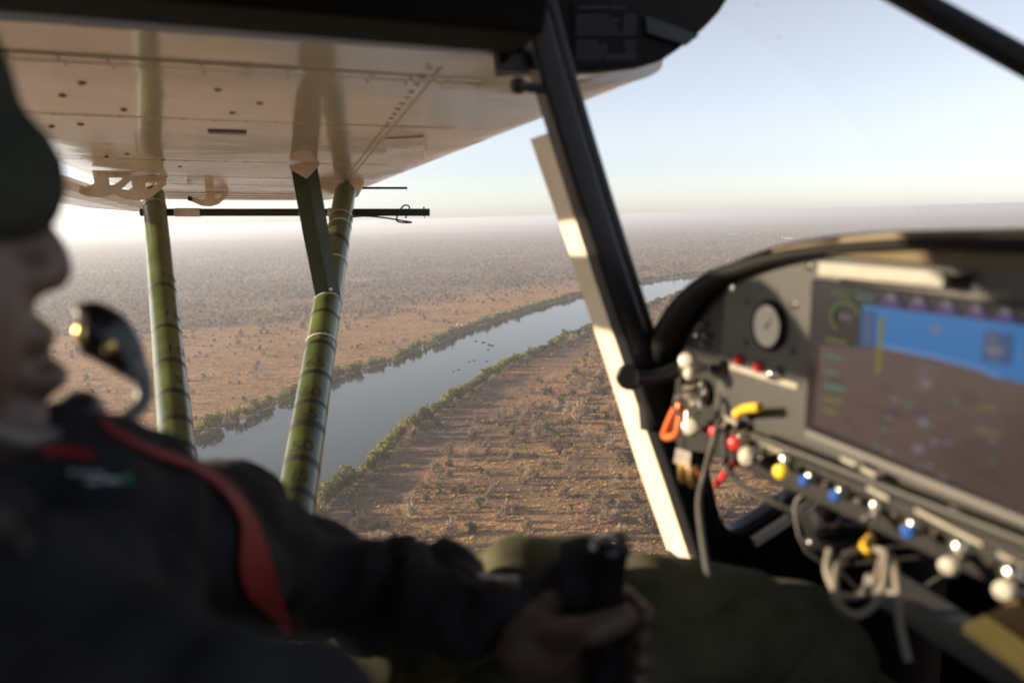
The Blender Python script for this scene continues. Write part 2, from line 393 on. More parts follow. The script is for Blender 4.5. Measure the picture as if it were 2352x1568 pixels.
    fine = ramp(nz(.55,6,.75), [(.30,(.50,.49,.48)),(.68,(1.35,1.32,1.25))]); col = mix(1.0, col, fine, 'MULTIPLY')
    big = ramp(nz(.0012,5,.6), [(.35,(.80,.82,.84)),(.65,(1.12,1.08,1.04))]); col = mix(1.0, col, big, 'MULTIPLY')
    Lk(col, b.inputs['Base Color'])
    bp = N('ShaderNodeBump'); bp.inputs['Distance'].default_value = 1.1; bp.inputs['Strength'].default_value = .9
    hgt = mth('ADD', nz(.42,5,.65), mth('MULTIPLY', nz(.09,4,.6), 2.0)); Lk(hgt, bp.inputs['Height']); Lk(bp.outputs[0], b.inputs['Normal'])
    me.materials.append(m)
    o = bpy.data.objects.new('ground', me); link(o); tag(o,None,None,None,'structure')
ground()

def river():
    n = 420; nx = 14; V = []; Fc = []
    for i in range(n):
        for j in range(nx+1):
            p = farb[i]+(nearb[i]-farb[i])*j/nx; V.append([p[0],p[1],-.35])
    for i in range(n-1):
        for j in range(nx): Fc.append([i*(nx+1)+j,i*(nx+1)+j+1,(i+1)*(nx+1)+j+1,(i+1)*(nx+1)+j])
    m = bpy.data.materials.new('river_water'); m.use_nodes = True; MATS['river_water'] = m; nt = m.node_tree; N = nt.nodes.new; Lk = nt.links.new
    b = nt.nodes['Principled BSDF']; b.inputs['Base Color'].default_value = (.030,.038,.030,1); b.inputs['Roughness'].default_value = .05; b.inputs['IOR'].default_value = 1.27
    tc = N('ShaderNodeTexCoord'); n1 = N('ShaderNodeTexNoise'); n1.inputs['Scale'].default_value = .5; n1.inputs['Detail'].default_value = 4; Lk(tc.outputs['Object'], n1.inputs['Vector'])
    n2 = N('ShaderNodeTexNoise'); n2.inputs['Scale'].default_value = .02; n2.inputs['Detail'].default_value = 4; Lk(tc.outputs['Object'], n2.inputs['Vector'])
    r2 = N('ShaderNodeMapRange'); r2.inputs['From Min'].default_value = .45; r2.inputs['From Max'].default_value = .68; r2.inputs['To Min'].default_value = .02; r2.inputs['To Max'].default_value = .10
    Lk(n2.outputs['Fac'], r2.inputs['Value'])
    bp = N('ShaderNodeBump'); bp.inputs['Strength'].default_value = 1; Lk(r2.outputs[0], bp.inputs['Distance']); Lk(n1.outputs['Fac'], bp.inputs['Height']); Lk(bp.outputs[0], b.inputs['Normal'])
    o = mesh_obj('river', V, Fc, 'river_water'); tag(o,None,None,None,'structure')
river()

# ================================================================ AIRPLANE
plane = thing('airplane', 'light bush plane with white high wing, olive green struts and black cabin frame', 'airplane', W((0.1,.3,-.85)))
ZW = .2
LEx = P(1501,176,'z',ZW)[0]+.055; WROOT = .894
TEx = P(97,361,'z',ZW)[0]; TIP = P(560,461,'z',ZW)[1]
def wing_profile():
    pr = [(TEx,ZW+.006),(TEx+.12,ZW+.0),(TEx+.4,ZW-.002),(LEx-.42,ZW-.002),(LEx-.16,ZW+.0),(LEx-.06,ZW+.006),(LEx-.016,ZW+.018),(LEx,ZW+.036),(LEx-.016,ZW+.062),(LEx-.06,ZW+.10),
          (LEx-.15,ZW+.145),(LEx-.35,ZW+.175),(TEx+.45,ZW+.15),(TEx+.2,ZW+.08),(TEx,ZW+.02)]
    return pr
def wing():
    pr = [np.array([a,0,b]) for a,b in wing_profile()]; pr = smoothpts(pr+[pr[0]],5)[:-1]; n = len(pr); ys = np.r_[np.linspace(1.03,TIP-.12,50), TIP-.07, TIP-.03, TIP]
    V, Fc = [], []; cen = np.mean(pr,0)
    for i,y in enumerate(ys):
        k = 1-(.0 if i < 50 else (.02,.07,.2)[i-50])
        for p in pr: q = cen+(p-cen)*np.array([1-(1-k)*.35,1,k]); V.append([q[0],y,q[2]])
    for i in range(len(ys)-1):
        for j in range(n): Fc.append([i*n+j,i*n+(j+1)%n,(i+1)*n+(j+1)%n,(i+1)*n+j])
    Fc.append(list(range(n))); Fc.append([(len(ys)-1)*n+j for j in range(n)][::-1])
    return ac('wing', (np.array(V),Fc), 'wing_paint', plane)
FRX = P(1512,145,'y',.86)[0]
ac('root_fairing', prism([(x,WROOT,z) for x,z in ((TEx,ZW+.002),(FRX-.05,ZW-.001),(FRX-.012,ZW+.006),(FRX,ZW+.022),(FRX-.02,ZW+.06),(TEx,ZW+.06))],(0,1.029-WROOT,0)), 'wing_paint', plane, smooth=False)
wg = wing(); wg['label'] = 'glossy cream white wing underside with riveted seams'
zu = ZW-.002
def strip(a, b, w, name, material, z=zu-.0015, t=.002):
    a = np.asarray(a); b = np.asarray(b); d = nrm(b-a); s = np.cross([0,0,1],d)*w/2
    return ac(name, prism([a-s,b-s,b+s,a+s],(0,0,-t)), material, wg, smooth=False)
def onwing(px,py): p = P(px,py,'z',zu); p[2] = zu; return p
for q,(x0,x1) in ((1.06,(TEx+.02,LEx-.18)),(onwing(360,271)[1],(TEx+.02,LEx-.18)),(onwing(800,377)[1],(TEx+.02,LEx-.16)),(2.95,(TEx+.02,LEx-.16)),(3.4,(TEx+.02,LEx-.16)),(3.9,(TEx+.02,LEx-.16))):
    strip((x0,q,zu),(x1,q,zu),.007 if q > 1.2 else .004,'skin_seam','cream_paint',t=.0005)
    rv = join(*[lathe((x,q+dy,zu-.0005),(0,0,-1),[(.0026,0),(.0022,.0012),(.001,.0016)],8) for x in np.arange(x0+.02,x1,.05) for dy in ((0,) if q > 1.2 else (-.02,.02))])
    o = ac('rivets', rv, 'cream_metal', wg); o['kind'] = 'stuff'
# spanwise spar seam with its rivet row
sa, sb = onwing(985,158), onwing(800,402)
rv = join(*[lathe(sa+(sb-sa)*t+np.array([dx,0,0]),(0,0,-1),[(.005,0),(.004,.0015),(.001,.002)],8) for t in np.linspace(0,1,34) for dx in (0,)])
o = ac('rivets', rv, 'cream_metal', wg); o['kind'] = 'stuff'
strip(sa+(.015,0,0),sb+(.015,0,0),.004,'skin_seam','cream_paint',t=.0006)
for px,py in [(188,191),(143,220),(284,252),(500,206),(534,259),(596,237),(118,291),(185,286),(244,360),(292,354),(374,367),(413,383)]:
    ac('screw', lathe(onwing(px,py),(0,0,-1),[(.0055,-.001),(.005,.0015),(.003,.0022)],12), 'screw_brown', wg)
a_, b_ = onwing(478,301), onwing(566,303)
ac('drain_slot', prism([a_+(0,-.02,0),b_+(0,-.02,0),b_+(0,.02,0),a_+(0,.02,0)],(0,0,-.003)), 'black_frame', wg, smooth=False)
pa = [onwing(*p) for p in ((885,318),(972,314),(978,362),(893,366))]
ac('reflection_plate', prism(pa,(0,0,-.003)), 'wing_paint', wg, smooth=False, bevel=.001)  # plate added to imitate a reflection in the glossy underside
# external lap stiffeners towards the tip
for q in (4.1,4.35,4.6):
    if q < TIP-.1: strip((TEx+.1,q,zu),(LEx-.2,q,zu),.03,'skin_seam','wing_paint',t=.004)
# flaperon hung under the trailing edge, with hinge brackets
FZ = ZW-.055; FX = TEx-.06
fp = [(FX+.10,FZ),(FX+.085,FZ+.018),(FX+.02,FZ+.022),(FX-.22,FZ+.004),(FX-.22,FZ),(FX,FZ-.018),(FX+.07,FZ-.015)]
ac('flaperon', sweep([(0,y,0) for y in (1.0,2.0,3.0,TIP-.35)], [(-a, b) for a,b in fp], up=(0,0,1)), 'wing_paint', plane, smooth=False)
def bracket(px, py, s=1.0):
    c = P(px,py,'z',ZW-.01); y = c[1]; x = c[0]
    out = [(-.075,0),(.06,0),(.06,-.03),(.035,-.055),(-.0,-.085),(-.05,-.10),(-.10,-.095),(-.175,-.06),(-.18,-.045),(-.13,-.05),(-.085,-.055),(-.07,-.045)]
    hole = [(-.02,-.024),(.026,-.024),(.026,-.030),(-.002,-.050),(-.018,-.052)]
    bm = bmesh.new()
    def ring(pts): return [bm.verts.new((a*s,0,b*s)) for a,b in pts]
    o1 = ring(out); h1 = ring(hole)
    es = [bm.edges.new((l[i],l[(i+1)%len(l)])) for l in (o1,h1) for i in range(len(l))]
    bmesh.ops.triangle_fill(bm, use_beauty=True, use_dissolve=False, edges=es)
    r = bmesh.ops.extrude_face_region(bm, geom=bm.faces[:]); bmesh.ops.translate(bm, verts=[v for v in r['geom'] if isinstance(v,bmesh.types.BMVert)], vec=(0,.004,0))
    bm.verts.index_update(); V = np.array([v.co[:] for v in bm.verts])+np.array([x,y,ZW-.004]); Fc = [[v.index for v in f.verts] for f in bm.faces]; bm.free()
    fl = box((x-.0*s,y-.015,ZW-.006),(.14*s,.03,.004))
    bk = ac('hinge_bracket', join((V,Fc),fl), 'cream_metal', plane, smooth=False)
    for k in range(5): ac('rivet', lathe((x+(-.06+.03*k)*s,y-.001,ZW-.014),(0,-1,0),[(.004,0),(.003,.003)],8), 'cream_metal', bk)
    ac('hinge_bolt', lathe((x-.165*s,y-.012,ZW-.057*s),(0,1,0),[(.011,0),(.011,.03)],8), 'black_frame', bk, smooth=False)
bracket(262,398,.8); bracket(345,410,.8); bracket(500,441,.7)

# lift struts -------------------------------------------------------------
def strut_axis(top, mid):                  # both pixels; both struts run to the fuselage below
    return top, mid
S_R_TOP = P(353,447,'z',ZW-.05); S_F_TOP = P(793,440,'z',ZW-.04)
ybot = .88
def foot(top, px, py):                     # follow the image line down to the fuselage side
    m = P(px,py,'y',1.45); d = m-top; return top+d*((ybot-top[1])/d[1])
# depth of the lower point is solved so that both struts share one foot at the fuselage
FOOT = P(515,2200,'y',ybot)
def strut(name, top, chord, thick, label):
    a = nrm(FOOT-top); c = np.array([1.,0,0]); c = nrm(c-a*(a@c)); n_ = np.cross(a,c); n_ = n_ if n_[1] < 0 else -n_
    def surf(t, th, k=1.0):
        ca, sa_ = math.cos(th), math.sin(th); cx_ = chord/2*ca*(1.0 if ca > 0 else 1.0)
        return top+(FOOT-top)*t+c*cx_*k+n_*thick/2*sa_*k
    n = 28; ts = np.linspace(0,1,40); V = []; Fc = []
    for t in ts:
        for j in range(n): V.append(surf(t,2*math.pi*j/n))
    for i in range(len(ts)-1):
        for j in range(n): Fc.append([i*n+j,i*n+(j+1)%n,(i+1)*n+(j+1)%n,(i+1)*n+j])
    Fc.append(list(range(n))); Fc.append([(len(ts)-1)*n+j for j in range(n)])
    o = ac(name,(np.array(V),Fc),'olive_paint',plane); o['label'] = label
    def t_at(py):
        lo, hi = 0.0, 1.0
        for _ in range(40):
            m = (lo+hi)/2
            if proj(top+(FOOT-top)*m)[1] < py: lo = m
            else: hi = m
        return lo
    Ls = np.linalg.norm(FOOT-top)
    def ring(nm, py, w, out, material, tilt=0.0):
        t0 = t_at(py); V = []; Fc = []; n2 = 28
        for k,(dt,kk) in enumerate([(-w/2,1+out*.2),(-w/2,1+out),(w/2,1+out),(w/2,1+out*.2)]):
            for j in range(n2):
                th = 2*math.pi*j/n2; V.append(surf(t0+dt/Ls+tilt*math.cos(th)*chord/Ls, th, kk))
        for i in range(3):
            for j in range(n2): Fc.append([i*n2+j,i*n2+(j+1)%n2,(i+1)*n2+(j+1)%n2,(i+1)*n2+j])
        return ac(nm,(np.array(V),Fc),material,o)
    def number(body, py, size, off=0.0):
        t0 = t_at(py); v,f = text_mesh(body,size); out = []
        # reading direction follows the picture: right is forward along the chord
        for x,y,_ in v:
            s = (x+off)/(chord/2); th = math.acos(max(-.98,min(.98,s)))
            out.append(surf(t0 - y/Ls, th, 1.012))
        return ac('number_marking',(np.array(out),f),'ink',o,smooth=False)
    return o, ring, number, t_at, a, c, n_
CH = .082
rs, rring, rnum, rt, *_ = strut('lift_strut', S_R_TOP, CH*.92, .070, 'olive rear lift strut with numbered tape bands')
for py in (676,773,852,924,985,1045): rring('tape_band',py,.020,.008,'black_tape',.06)
for b_,py in (('20',655),('15',745),('10',826),('5',898)): rnum(b_,py,.046,.018)
rring('hose_clamp',479,.012,.05,'bare_metal')
fs, fring, fnum, ft, fa, fc, fn = strut('lift_strut', S_F_TOP, CH*.95, .068, 'olive front lift strut with numbered tape bands and cable ties')
for py in (737,811,881,947,998,1080,1151): fring('tape_band',py+random.uniform(-3,3),.013+.011*random.random(),.008,'black_tape',random.uniform(.0,.11))
for b_,py in (('5',715),('70',793),('65',862),('60',930),('55',980),('50',1055),('45',1125)): fnum(b_,py-3,.050,-.002)
for py in (523,607,697,792): fring('cable_tie',py,.0035,.06,'tie_white',-.05)
fring('hose_clamp',503,.012,.06,'bare_metal')
fring('wrap_band',560,.03,.015,'black_tape',.3)
# strut end cap and wing fittings
ac('strut_fitting', join(box(S_R_TOP+np.array([0,.0,.03]),(.012,.03,.09)), lathe(S_R_TOP+np.array([.02,0,.012]),(-1,0,0),[(.008,0),(.008,.04)],8)), 'bare_metal', plane, smooth=False)
# white fairing cone at the front strut head
fcx = P(800,432,'z',ZW-.02); y0 = fcx[1]
fl = [P(715,408,'y',y0),P(838,408,'y',y0),P(830,432,'y',y0),P(818,455,'y',y0),P(760,444,'y',y0),P(728,432,'y',y0)]
ac('strut_fairing', join(prism([np.append(q[:1],[y0-.045,q[2]]) for q in fl],(0,.09,0))), 'cream_paint', plane, smooth=False, bevel=.008)
ac('fairing_clip', box(P(797,424,'y',y0-.05),(.02,.008,.03)), 'black_frame', plane, smooth=False)
# jury strut: folded flat channel from wing to front strut
jt = P(698,384,'z',ZW-.012); tj = ft(690); jb = S_F_TOP+(FOOT-S_F_TOP)*tj
ja = nrm(jb-jt); jc = nrm(np.array([1.,0,0])-ja*ja[0]); jn = np.cross(ja,jc); jn = jn if jn[1] < 0 else -jn
JW = .037
prof = [(-JW,.0),(-JW,.006),(-.004,.016),(.004,.016),(JW,.006),(JW,0)]
Vj = [p+jc*a*k+jn*b for p,k in ((jt,.98),(jt+(jb-jt)*.5,.97),(jb+jn*.02,.93)) for a,b in prof]; n6 = 6
Fj = [[i*n6+j,i*n6+(j+1)%n6,(i+1)*n6+(j+1)%n6,(i+1)*n6+j] for i in range(2) for j in range(6)]+[list(range(6)),[12+j for j in range(6)]]
js = ac('jury_strut',(np.array(Vj),Fj),'olive_flat',plane,smooth=False)
pl_ = [jt+jn*.018+jc*(-.040)+ja*(-.008), jt+jn*.018+jc*.040+ja*(-.008), jt+jn*.018+jc*.040+ja*.004, jt+jn*.018+ja*.036, jt+jn*.018+jc*(-.040)+ja*.004]
ac('fitting_plate', prism(pl_, jn*.003), 'cream_metal', js, smooth=False)
ac('bolt', lathe(jt+jn*.021+ja*.024,jn,[(.005,0),(.004,.005)],8), 'bare_metal', js)
ac('bolt', lathe(jb+jn*.032-ja*.03+jc*.01,jn,[(.005,0),(.004,.005)],8), 'tie_white', js)
# cross boom clamped to both struts
b0 = S_R_TOP+(FOOT-S_R_TOP)*rt(487); b1 = S_F_TOP+(FOOT-S_F_TOP)*ft(487)
off = np.array([0,.045,0]); d_ = nrm(b1-b0); e1 = b1+d_*.26+off
k_ = 1
for _ in range(60):
    if proj(e1)[0] < 985: e1 = e1+d_*.01
e0 = b0-d_*.055+off
bo = ac('survey_boom', sweep([e0,b0+off,b1+off,e1], circ(.0135,14)), 'boom_black', plane)
for q in (b0+d_*.11+off,b1+off): ac('sleeve', sweep([q-d_*.045,q+d_*.045],circ(.0155,14)), 'cream_metal', bo)
wire = [b1+off-d_*.06+np.array([0,-.02,-.05]), b1+off+np.array([0,-.03,-.025]), b1+off+d_*.1+np.array([0,-.016,-.014]), b1+off+d_*.25+np.array([0,-.01,-.035]), e1-d_*.12+np.array([0,0,-.03]), e1-d_*.10+np.array([0,-.015,.02]), e1-d_*.07+np.array([0,.015,.02]), e1-d_*.09+np.array([0,-.015,-.02])]
ac('boom_wire', tube(wire,.0028,8), 'black_rubber', bo)
ac('end_bolt', lathe(e1-d_*.02-np.array([0,0,.02]),(0,0,1),[(.004,0),(.004,.04)],8), 'bare_metal', bo)
pp = P(850,432,'y',S_F_TOP[1]+.1); pq = P(935,432,'y',S_F_TOP[1]+.1)
ac('pitot_tube', sweep([pp-(pq-pp)*.3,pq],circ(.0045,8)), 'boom_black', plane)

# cabin frame ---------------------------------------------------------------
YW = .84
pil = [P(x,y,'y',YW) for x,y in ((1200,-40),(1257,168),(1360,500),(1468,830),(1560,1100),(1612,1260),(1690,1500))]
ac('door_pillar', sweep(smoothpts(pil,4), rect(.031,.036), up=(0,1,0)), 'black_frame', plane, bevel=.006)
pil2 = [p+np.array([.0235,-.006,-.006]) for p in pil[:6]]
ac('windscreen_channel', sweep(smoothpts(pil2,4), rect(.014,.018), up=(0,1,0)), 'black_frame', plane, bevel=.004)
# cream jamb flange standing out from the pillar
fa_ = [(1218,320),(1300,560),(1395,850),(1470,1085),(1532,1262)]; fb_ = [(1256,306),(1340,520),(1437,800),(1515,1050),(1590,1275)]
Vf = []; Ff = []
for i,(a,b) in enumerate(zip(fa_,fb_)):
    q = P(b[0],b[1],'y',YW+.012); p = P(a[0],a[1],'y',YW+.10); Vf += [p,q,q+np.array([.006,0,.002]),p+np.array([.006,0,.002])]
for i in range(4):
    for j in range(4): Ff.append([i*4+j,i*4+(j+1)%4,(i+1)*4+(j+1)%4,(i+1)*4+j])
Ff += [[0,1,2,3],[16,17,18,19]]
ac('door_jamb', (np.array(Vf),Ff), 'cream_paint', plane, smooth=False)
ac('jamb_foot', box(P(1585,1268,'y',YW+.03),(.03,.05,.012)), 'cream_paint', plane, smooth=False, bevel=.002)
# header beam, roof, rear bulkhead, floor and sides
h0, h1 = P(-250,10,'y',.80), P(1182,126,'y',.80)
hd = [np.array([-1.0,.80,h0[2]]), h0, h1, np.array([h1[0]+.02,.80,.30]), np.array([-1.0,.80,.30])]
ac('header_beam', prism(hd,(0,-.09,0)), 'black_vinyl', plane, smooth=False, bevel=.006)
ac('roof_panel', box((-.35,.24,.31),(1.32,1.14,.02)), 'black_vinyl', plane, smooth=False)
ac('roof_bracket', join(box((.10,.62,.275),(.05,.10,.05)), sweep([(.02,.60,.27),(.18,.60,.24)],circ(.012))), 'black_frame', plane, bevel=.004)
ac('latch_gusset', prism([P(1138,164,'y',.842),P(1180,126,'y',.842),P(1215,120,'y',.842),P(1215,168,'y',.842)],(0,.01,0)), 'black_frame', plane, smooth=False)
lp = P(1190,197,'y',.83)
ac('latch_pin', join(sweep([lp,lp+np.array([.035,0,-.003])],circ(.005)), ball(lp,.009)), 'black_rubber', plane)
ac('bulkhead', box((-1.0,.24,-.30),(.02,1.2,1.24)), 'black_vinyl', plane, smooth=False)
ac('cabin_floor', box((-.05,.24,-.93),(1.95,1.22,.02)), 'black_vinyl', plane, smooth=False)
ac('cabin_side', prism([(-1.0,.86,-.92),(.95,.86,-.92),(.60,.86,-.52),(.52,.86,-.46),(-1.0,.86,-.46)],(0,.012,0)), 'black_vinyl', plane, smooth=False)
ac('cabin_side', prism([(-1.0,-.36,-.92),(.95,-.36,-.92),(.95,-.36,-.20),(.5,-.36,-.35),(-1.0,-.36,-.35)],(0,-.012,0)), 'black_vinyl', plane, smooth=False)
ac('firewall', box((.95,.24,-.50),(.02,1.2,.85)), 'black_vinyl', plane, smooth=False)
# pilot seat
ac('seat_cushion', box((-.22,.52,-.72),(.50,.42,.12)), 'black_vinyl', plane, smooth=False, bevel=.03)
ac('seat_back', box((-.50,.52,-.38),(.10,.42,.72),[[.97,0,-.22],[0,1,0],[.22,0,.97]]), 'black_vinyl', plane, smooth=False, bevel=.03)
ac('seat_frame', join(box((-.22,.36,-.85),(.44,.03,.14)),box((-.22,.68,-.85),(.44,.03,.14))), 'black_frame', plane, smooth=False)
# wing root rib seen through the windscreen corner
YR = .872
rp = [P(x,y,'y',YR) for x,y in ((1150,168),(1303,165),(1382,163),(1475,152),(1522,138),(1550,119),(1584,94),(1617,65),(1651,29),(1672,-5),(1690,-60),(1688,-130),(1640,-220),(1500,-300),(1100,-330))]
rr = ac('root_rib', prism(rp,(0,.020,0)), 'rib_dark', plane, smooth=False)
ac('rib_stiffener', prism([P(x,y,'y',YR-.001) for x,y in ((1478,40),(1600,84),(1572,106),(1480,78))],(0,-.006,0)), 'black_frame', rr, smooth=False)
pc_ = [P(x,y,'y',YR-.0005) for x,y in ((1314,2),(1480,-4),(1476,150),(1312,156))]
ac('placard', prism(pc_,(0,-.002,0)), 'placard_black', rr, smooth=False)
def line_print():
    vf = []; R_ = random.Random(3)
    rows = [(18,1330,1436,None),(38,1325,1402,(1432,1462)),(48,1325,1424,(1432,1462)),(58,1325,1415,(1432,1462)),(68,1325,1420,(1432,1462)),(78,1325,1432,(1432,1460)),
            (97,1325,1372,(1434,1462)),(107,1325,1396,(1436,1460)),(117,1325,1392,(1436,1460)),(127,1325,1402,(1404,1462)),(135,1325,1380,(1390,1460))]
    for y,x0,x1,two in rows:
        for a,b in ((x0,x1),)+((two,) if two else ()):
            x = a
            while x < b:
                w = R_.uniform(5,14); xe = min(x+w,b)
                vf.append(prism([P(u,v,'y',YR-.0035) for u,v in ((x,y-2.6),(xe,y-2.9),(xe,y+2.1),(x,y+2.4))],(0,-.0004,0))); x = xe+2.5
    return join(*vf)
ac('placard_print', line_print(), 'placard_print', rr, smooth=False)
# windscreen and its brace
def windscreen():
    V, Fc = [], []; nu, nv = 16, 10
    for i in range(nu+1):
        y = .80+(-.34-.80)*i/nu
        for j in range(nv+1):
            t = j/nv; x = .345+.50*t+.05*math.sin(math.pi*t); z = .30-.33*t+.03*math.sin(math.pi*t)
            V.append((x,y,z))
    for i in range(nu):
        for j in range(nv): a = i*(nv+1)+j; Fc.append([a,a+1,a+nv+2,a+nv+1])
    return np.array(V), Fc
ac('windscreen', windscreen(), 'acrylic', plane)
bt0, bt1 = C(2085,-6,.64), C(2352,141,.605); btd = bt1-bt0
ac('brace_tube', sweep([bt0+btd*((.30-bt0[2])/btd[2]), bt0, bt1, bt0+btd*((-.01-bt0[2])/btd[2])], circ(.0105,14)), 'black_frame', plane)
# corner frame at the foot of the pillar
cf = [P(x,y,'y',YW+.005) for x,y in ((1578,1000),(1606,1130),(1626,1200),(1655,1232),(1700,1226),(1760,1190),(1860,1122),(1990,1035))]
ac('sill_frame', sweep(smoothpts(cf,5), rect(.03,.030), up=(0,1,0)), 'black_frame', plane, bevel=.006)
cg = [P(x,y,'y',YW+.024) for x,y in ((1690,1216),(1770,1166),(1860,1104),(1990,1015))]
ac('sill_trim', sweep(cg, rect(.006,.012), up=(0,1,0)), 'cream_metal', plane, bevel=.001)
ch_ = [P(x,y,'y',YW-.02) for x,y in ((1730,1245),(1790,1205),(1900,1130),(2010,1055))]
ac('sill_trim', sweep(ch_, rect(.012,.010), up=(0,1,0)), 'cream_metal', plane, bevel=.001)
ac('cowl_side', prism([P(x,y,'y',YW+.03) for x,y in ((1600,1262),(1660,1236),(1760,1198),(1860,1130),(2000,1040),(2400,800),(2700,1700),(1640,1700))],(0,.012,0)), 'black_vinyl', plane, smooth=False)

# instrument panel ------------------------------------------------------------
XP = .47
arc = [P(x,y,'x',XP) for x,y in ((1505,905),(1512,850),(1530,790),(1560,730),(1605,680),(1660,640),(1730,606),(1800,583),(1870,568),(1960,557),(2100,549),(2250,549),(2352,553))]
mid = np.array([XP,.255,arc[-1][2]+.004]); arc = [np.array(a) for a in arc]+[mid]
arcf = smoothpts(arc+[np.array([XP,.255*2-a[1],a[2]]) for a in arc[-2:3:-1]],3)
ZB = P(1880,1128,'x',XP)[2]
pbase = [a for a in arcf]+[np.array([XP,-.20,ZB]), np.array([XP,P(1720,1000,'x',XP)[1],ZB]), np.array([XP,P(1560,960,'x',XP)[1],P(1560,1030,'x',XP)[2]])]
ip = ac('instrument_panel', prism(pbase,(.012,0,0)), 'panel_black', plane, smooth=False)
ip['label'] = 'grey instrument panel with glareshield rim, screen and switch row'
rimp = [P(x,y,'x',XP-.012) for x,y in ((1500,985),(1498,900),(1510,830),(1533,768),(1570,708),(1622,655),(1690,618),(1770,590),(1860,570),(1960,559),(2100,550),(2250,550),(2352,554))]
rimr = [.016,.018,.018,.017,.016,.012,.0085,.0065,.0052,.0046,.0044,.0044,.0044]
rimp = rimp+[np.array([XP-.012,-.10,rimp[-1][2]+.002])]; rimr = rimr+[.0044]; rimp = [p-np.array([0,0,.003*min(1,max(0,(i-5)/3))]) for i,p in enumerate(rimp)]
ac('glareshield_rim', tube(rimp,rimr,14,up=(1,0,0),k=4), 'rim_black', ip)
ac('rim_sunlit_edge', tube([p+np.array([.004,0,.0060]) for p in rimp[7:]],.0030,10,up=(1,0,0),k=4), 'sunlit_tan', ip)  # added tan tube imitating the sunlit top edge of the rim
lipv = []
for x,yt,yb in ((1900,578,584),(1980,572,592),(2080,568,602),(2200,566,610),(2352,567,616)): lipv += [P(x,yt,'x',XP-.005), P(x,yb,'x',XP-.018), P(x,yb+2,'x',XP-.004)]
lipv += [lipv[-3]+np.array([0,-.34,0]), lipv[-2]+np.array([0,-.34,0]), lipv[-1]+np.array([0,-.34,0])]
ac('panel_lip', (np.array(lipv),[[i*3+j,i*3+(j+1)%3,(i+1)*3+(j+1)%3,(i+1)*3+j] for i in range(5) for j in range(3)]+[[0,1,2],[15,16,17]]), 'sunlit_tan', ip)  # light caught by the lip is put into its tan colour
# glareshield top running forward to the cowl
gv = []; gf = []
for i,a in enumerate(arcf):
    u = a+np.array([-.012,0,.006]); gv += [u, u+np.array([.34,0,.004 if a[2] > -.1 else .0])]
for i in range(len(arcf)-1): gf.append([2*i,2*i+1,2*i+3,2*i+2])
ac('glareshield', (np.array(gv),gf), 'sunlit_tan', ip)
def Q(px,py,d=0.0): return P(px,py,'x',XP-d)
face = [(1652,1000),(1640,930),(1648,860),(1660,760),(1664,700),(1668,655),(1740,618),(1830,590),(1960,573),(2100,566),(2352,566)]
fv = [Q(*p,.0035) for p in face]; fv += [np.array([XP-.0035,.02,fv[-1][2]]), np.array([XP-.0035,.02,Q(2352,1290)[2]]), Q(2352,1290,.0035), Q(1870,1060,.0035)]
ac('faceplate', prism(fv,(.003,0,0)), 'panel_grey', ip, smooth=False)
def quad(name, pts, d, t, material, bevel=.0008): return ac(name, prism([Q(*p,d) for p in pts],(t,0,0)), material, ip, smooth=False, bevel=bevel)
def screw(px,py,r=.0035,m='black_frame'): ac('screw', lathe(Q(px,py,.0035),(-1,0,0),[(r,-.001),(r,.0012),(r*.6,.002)],10), m, ip)
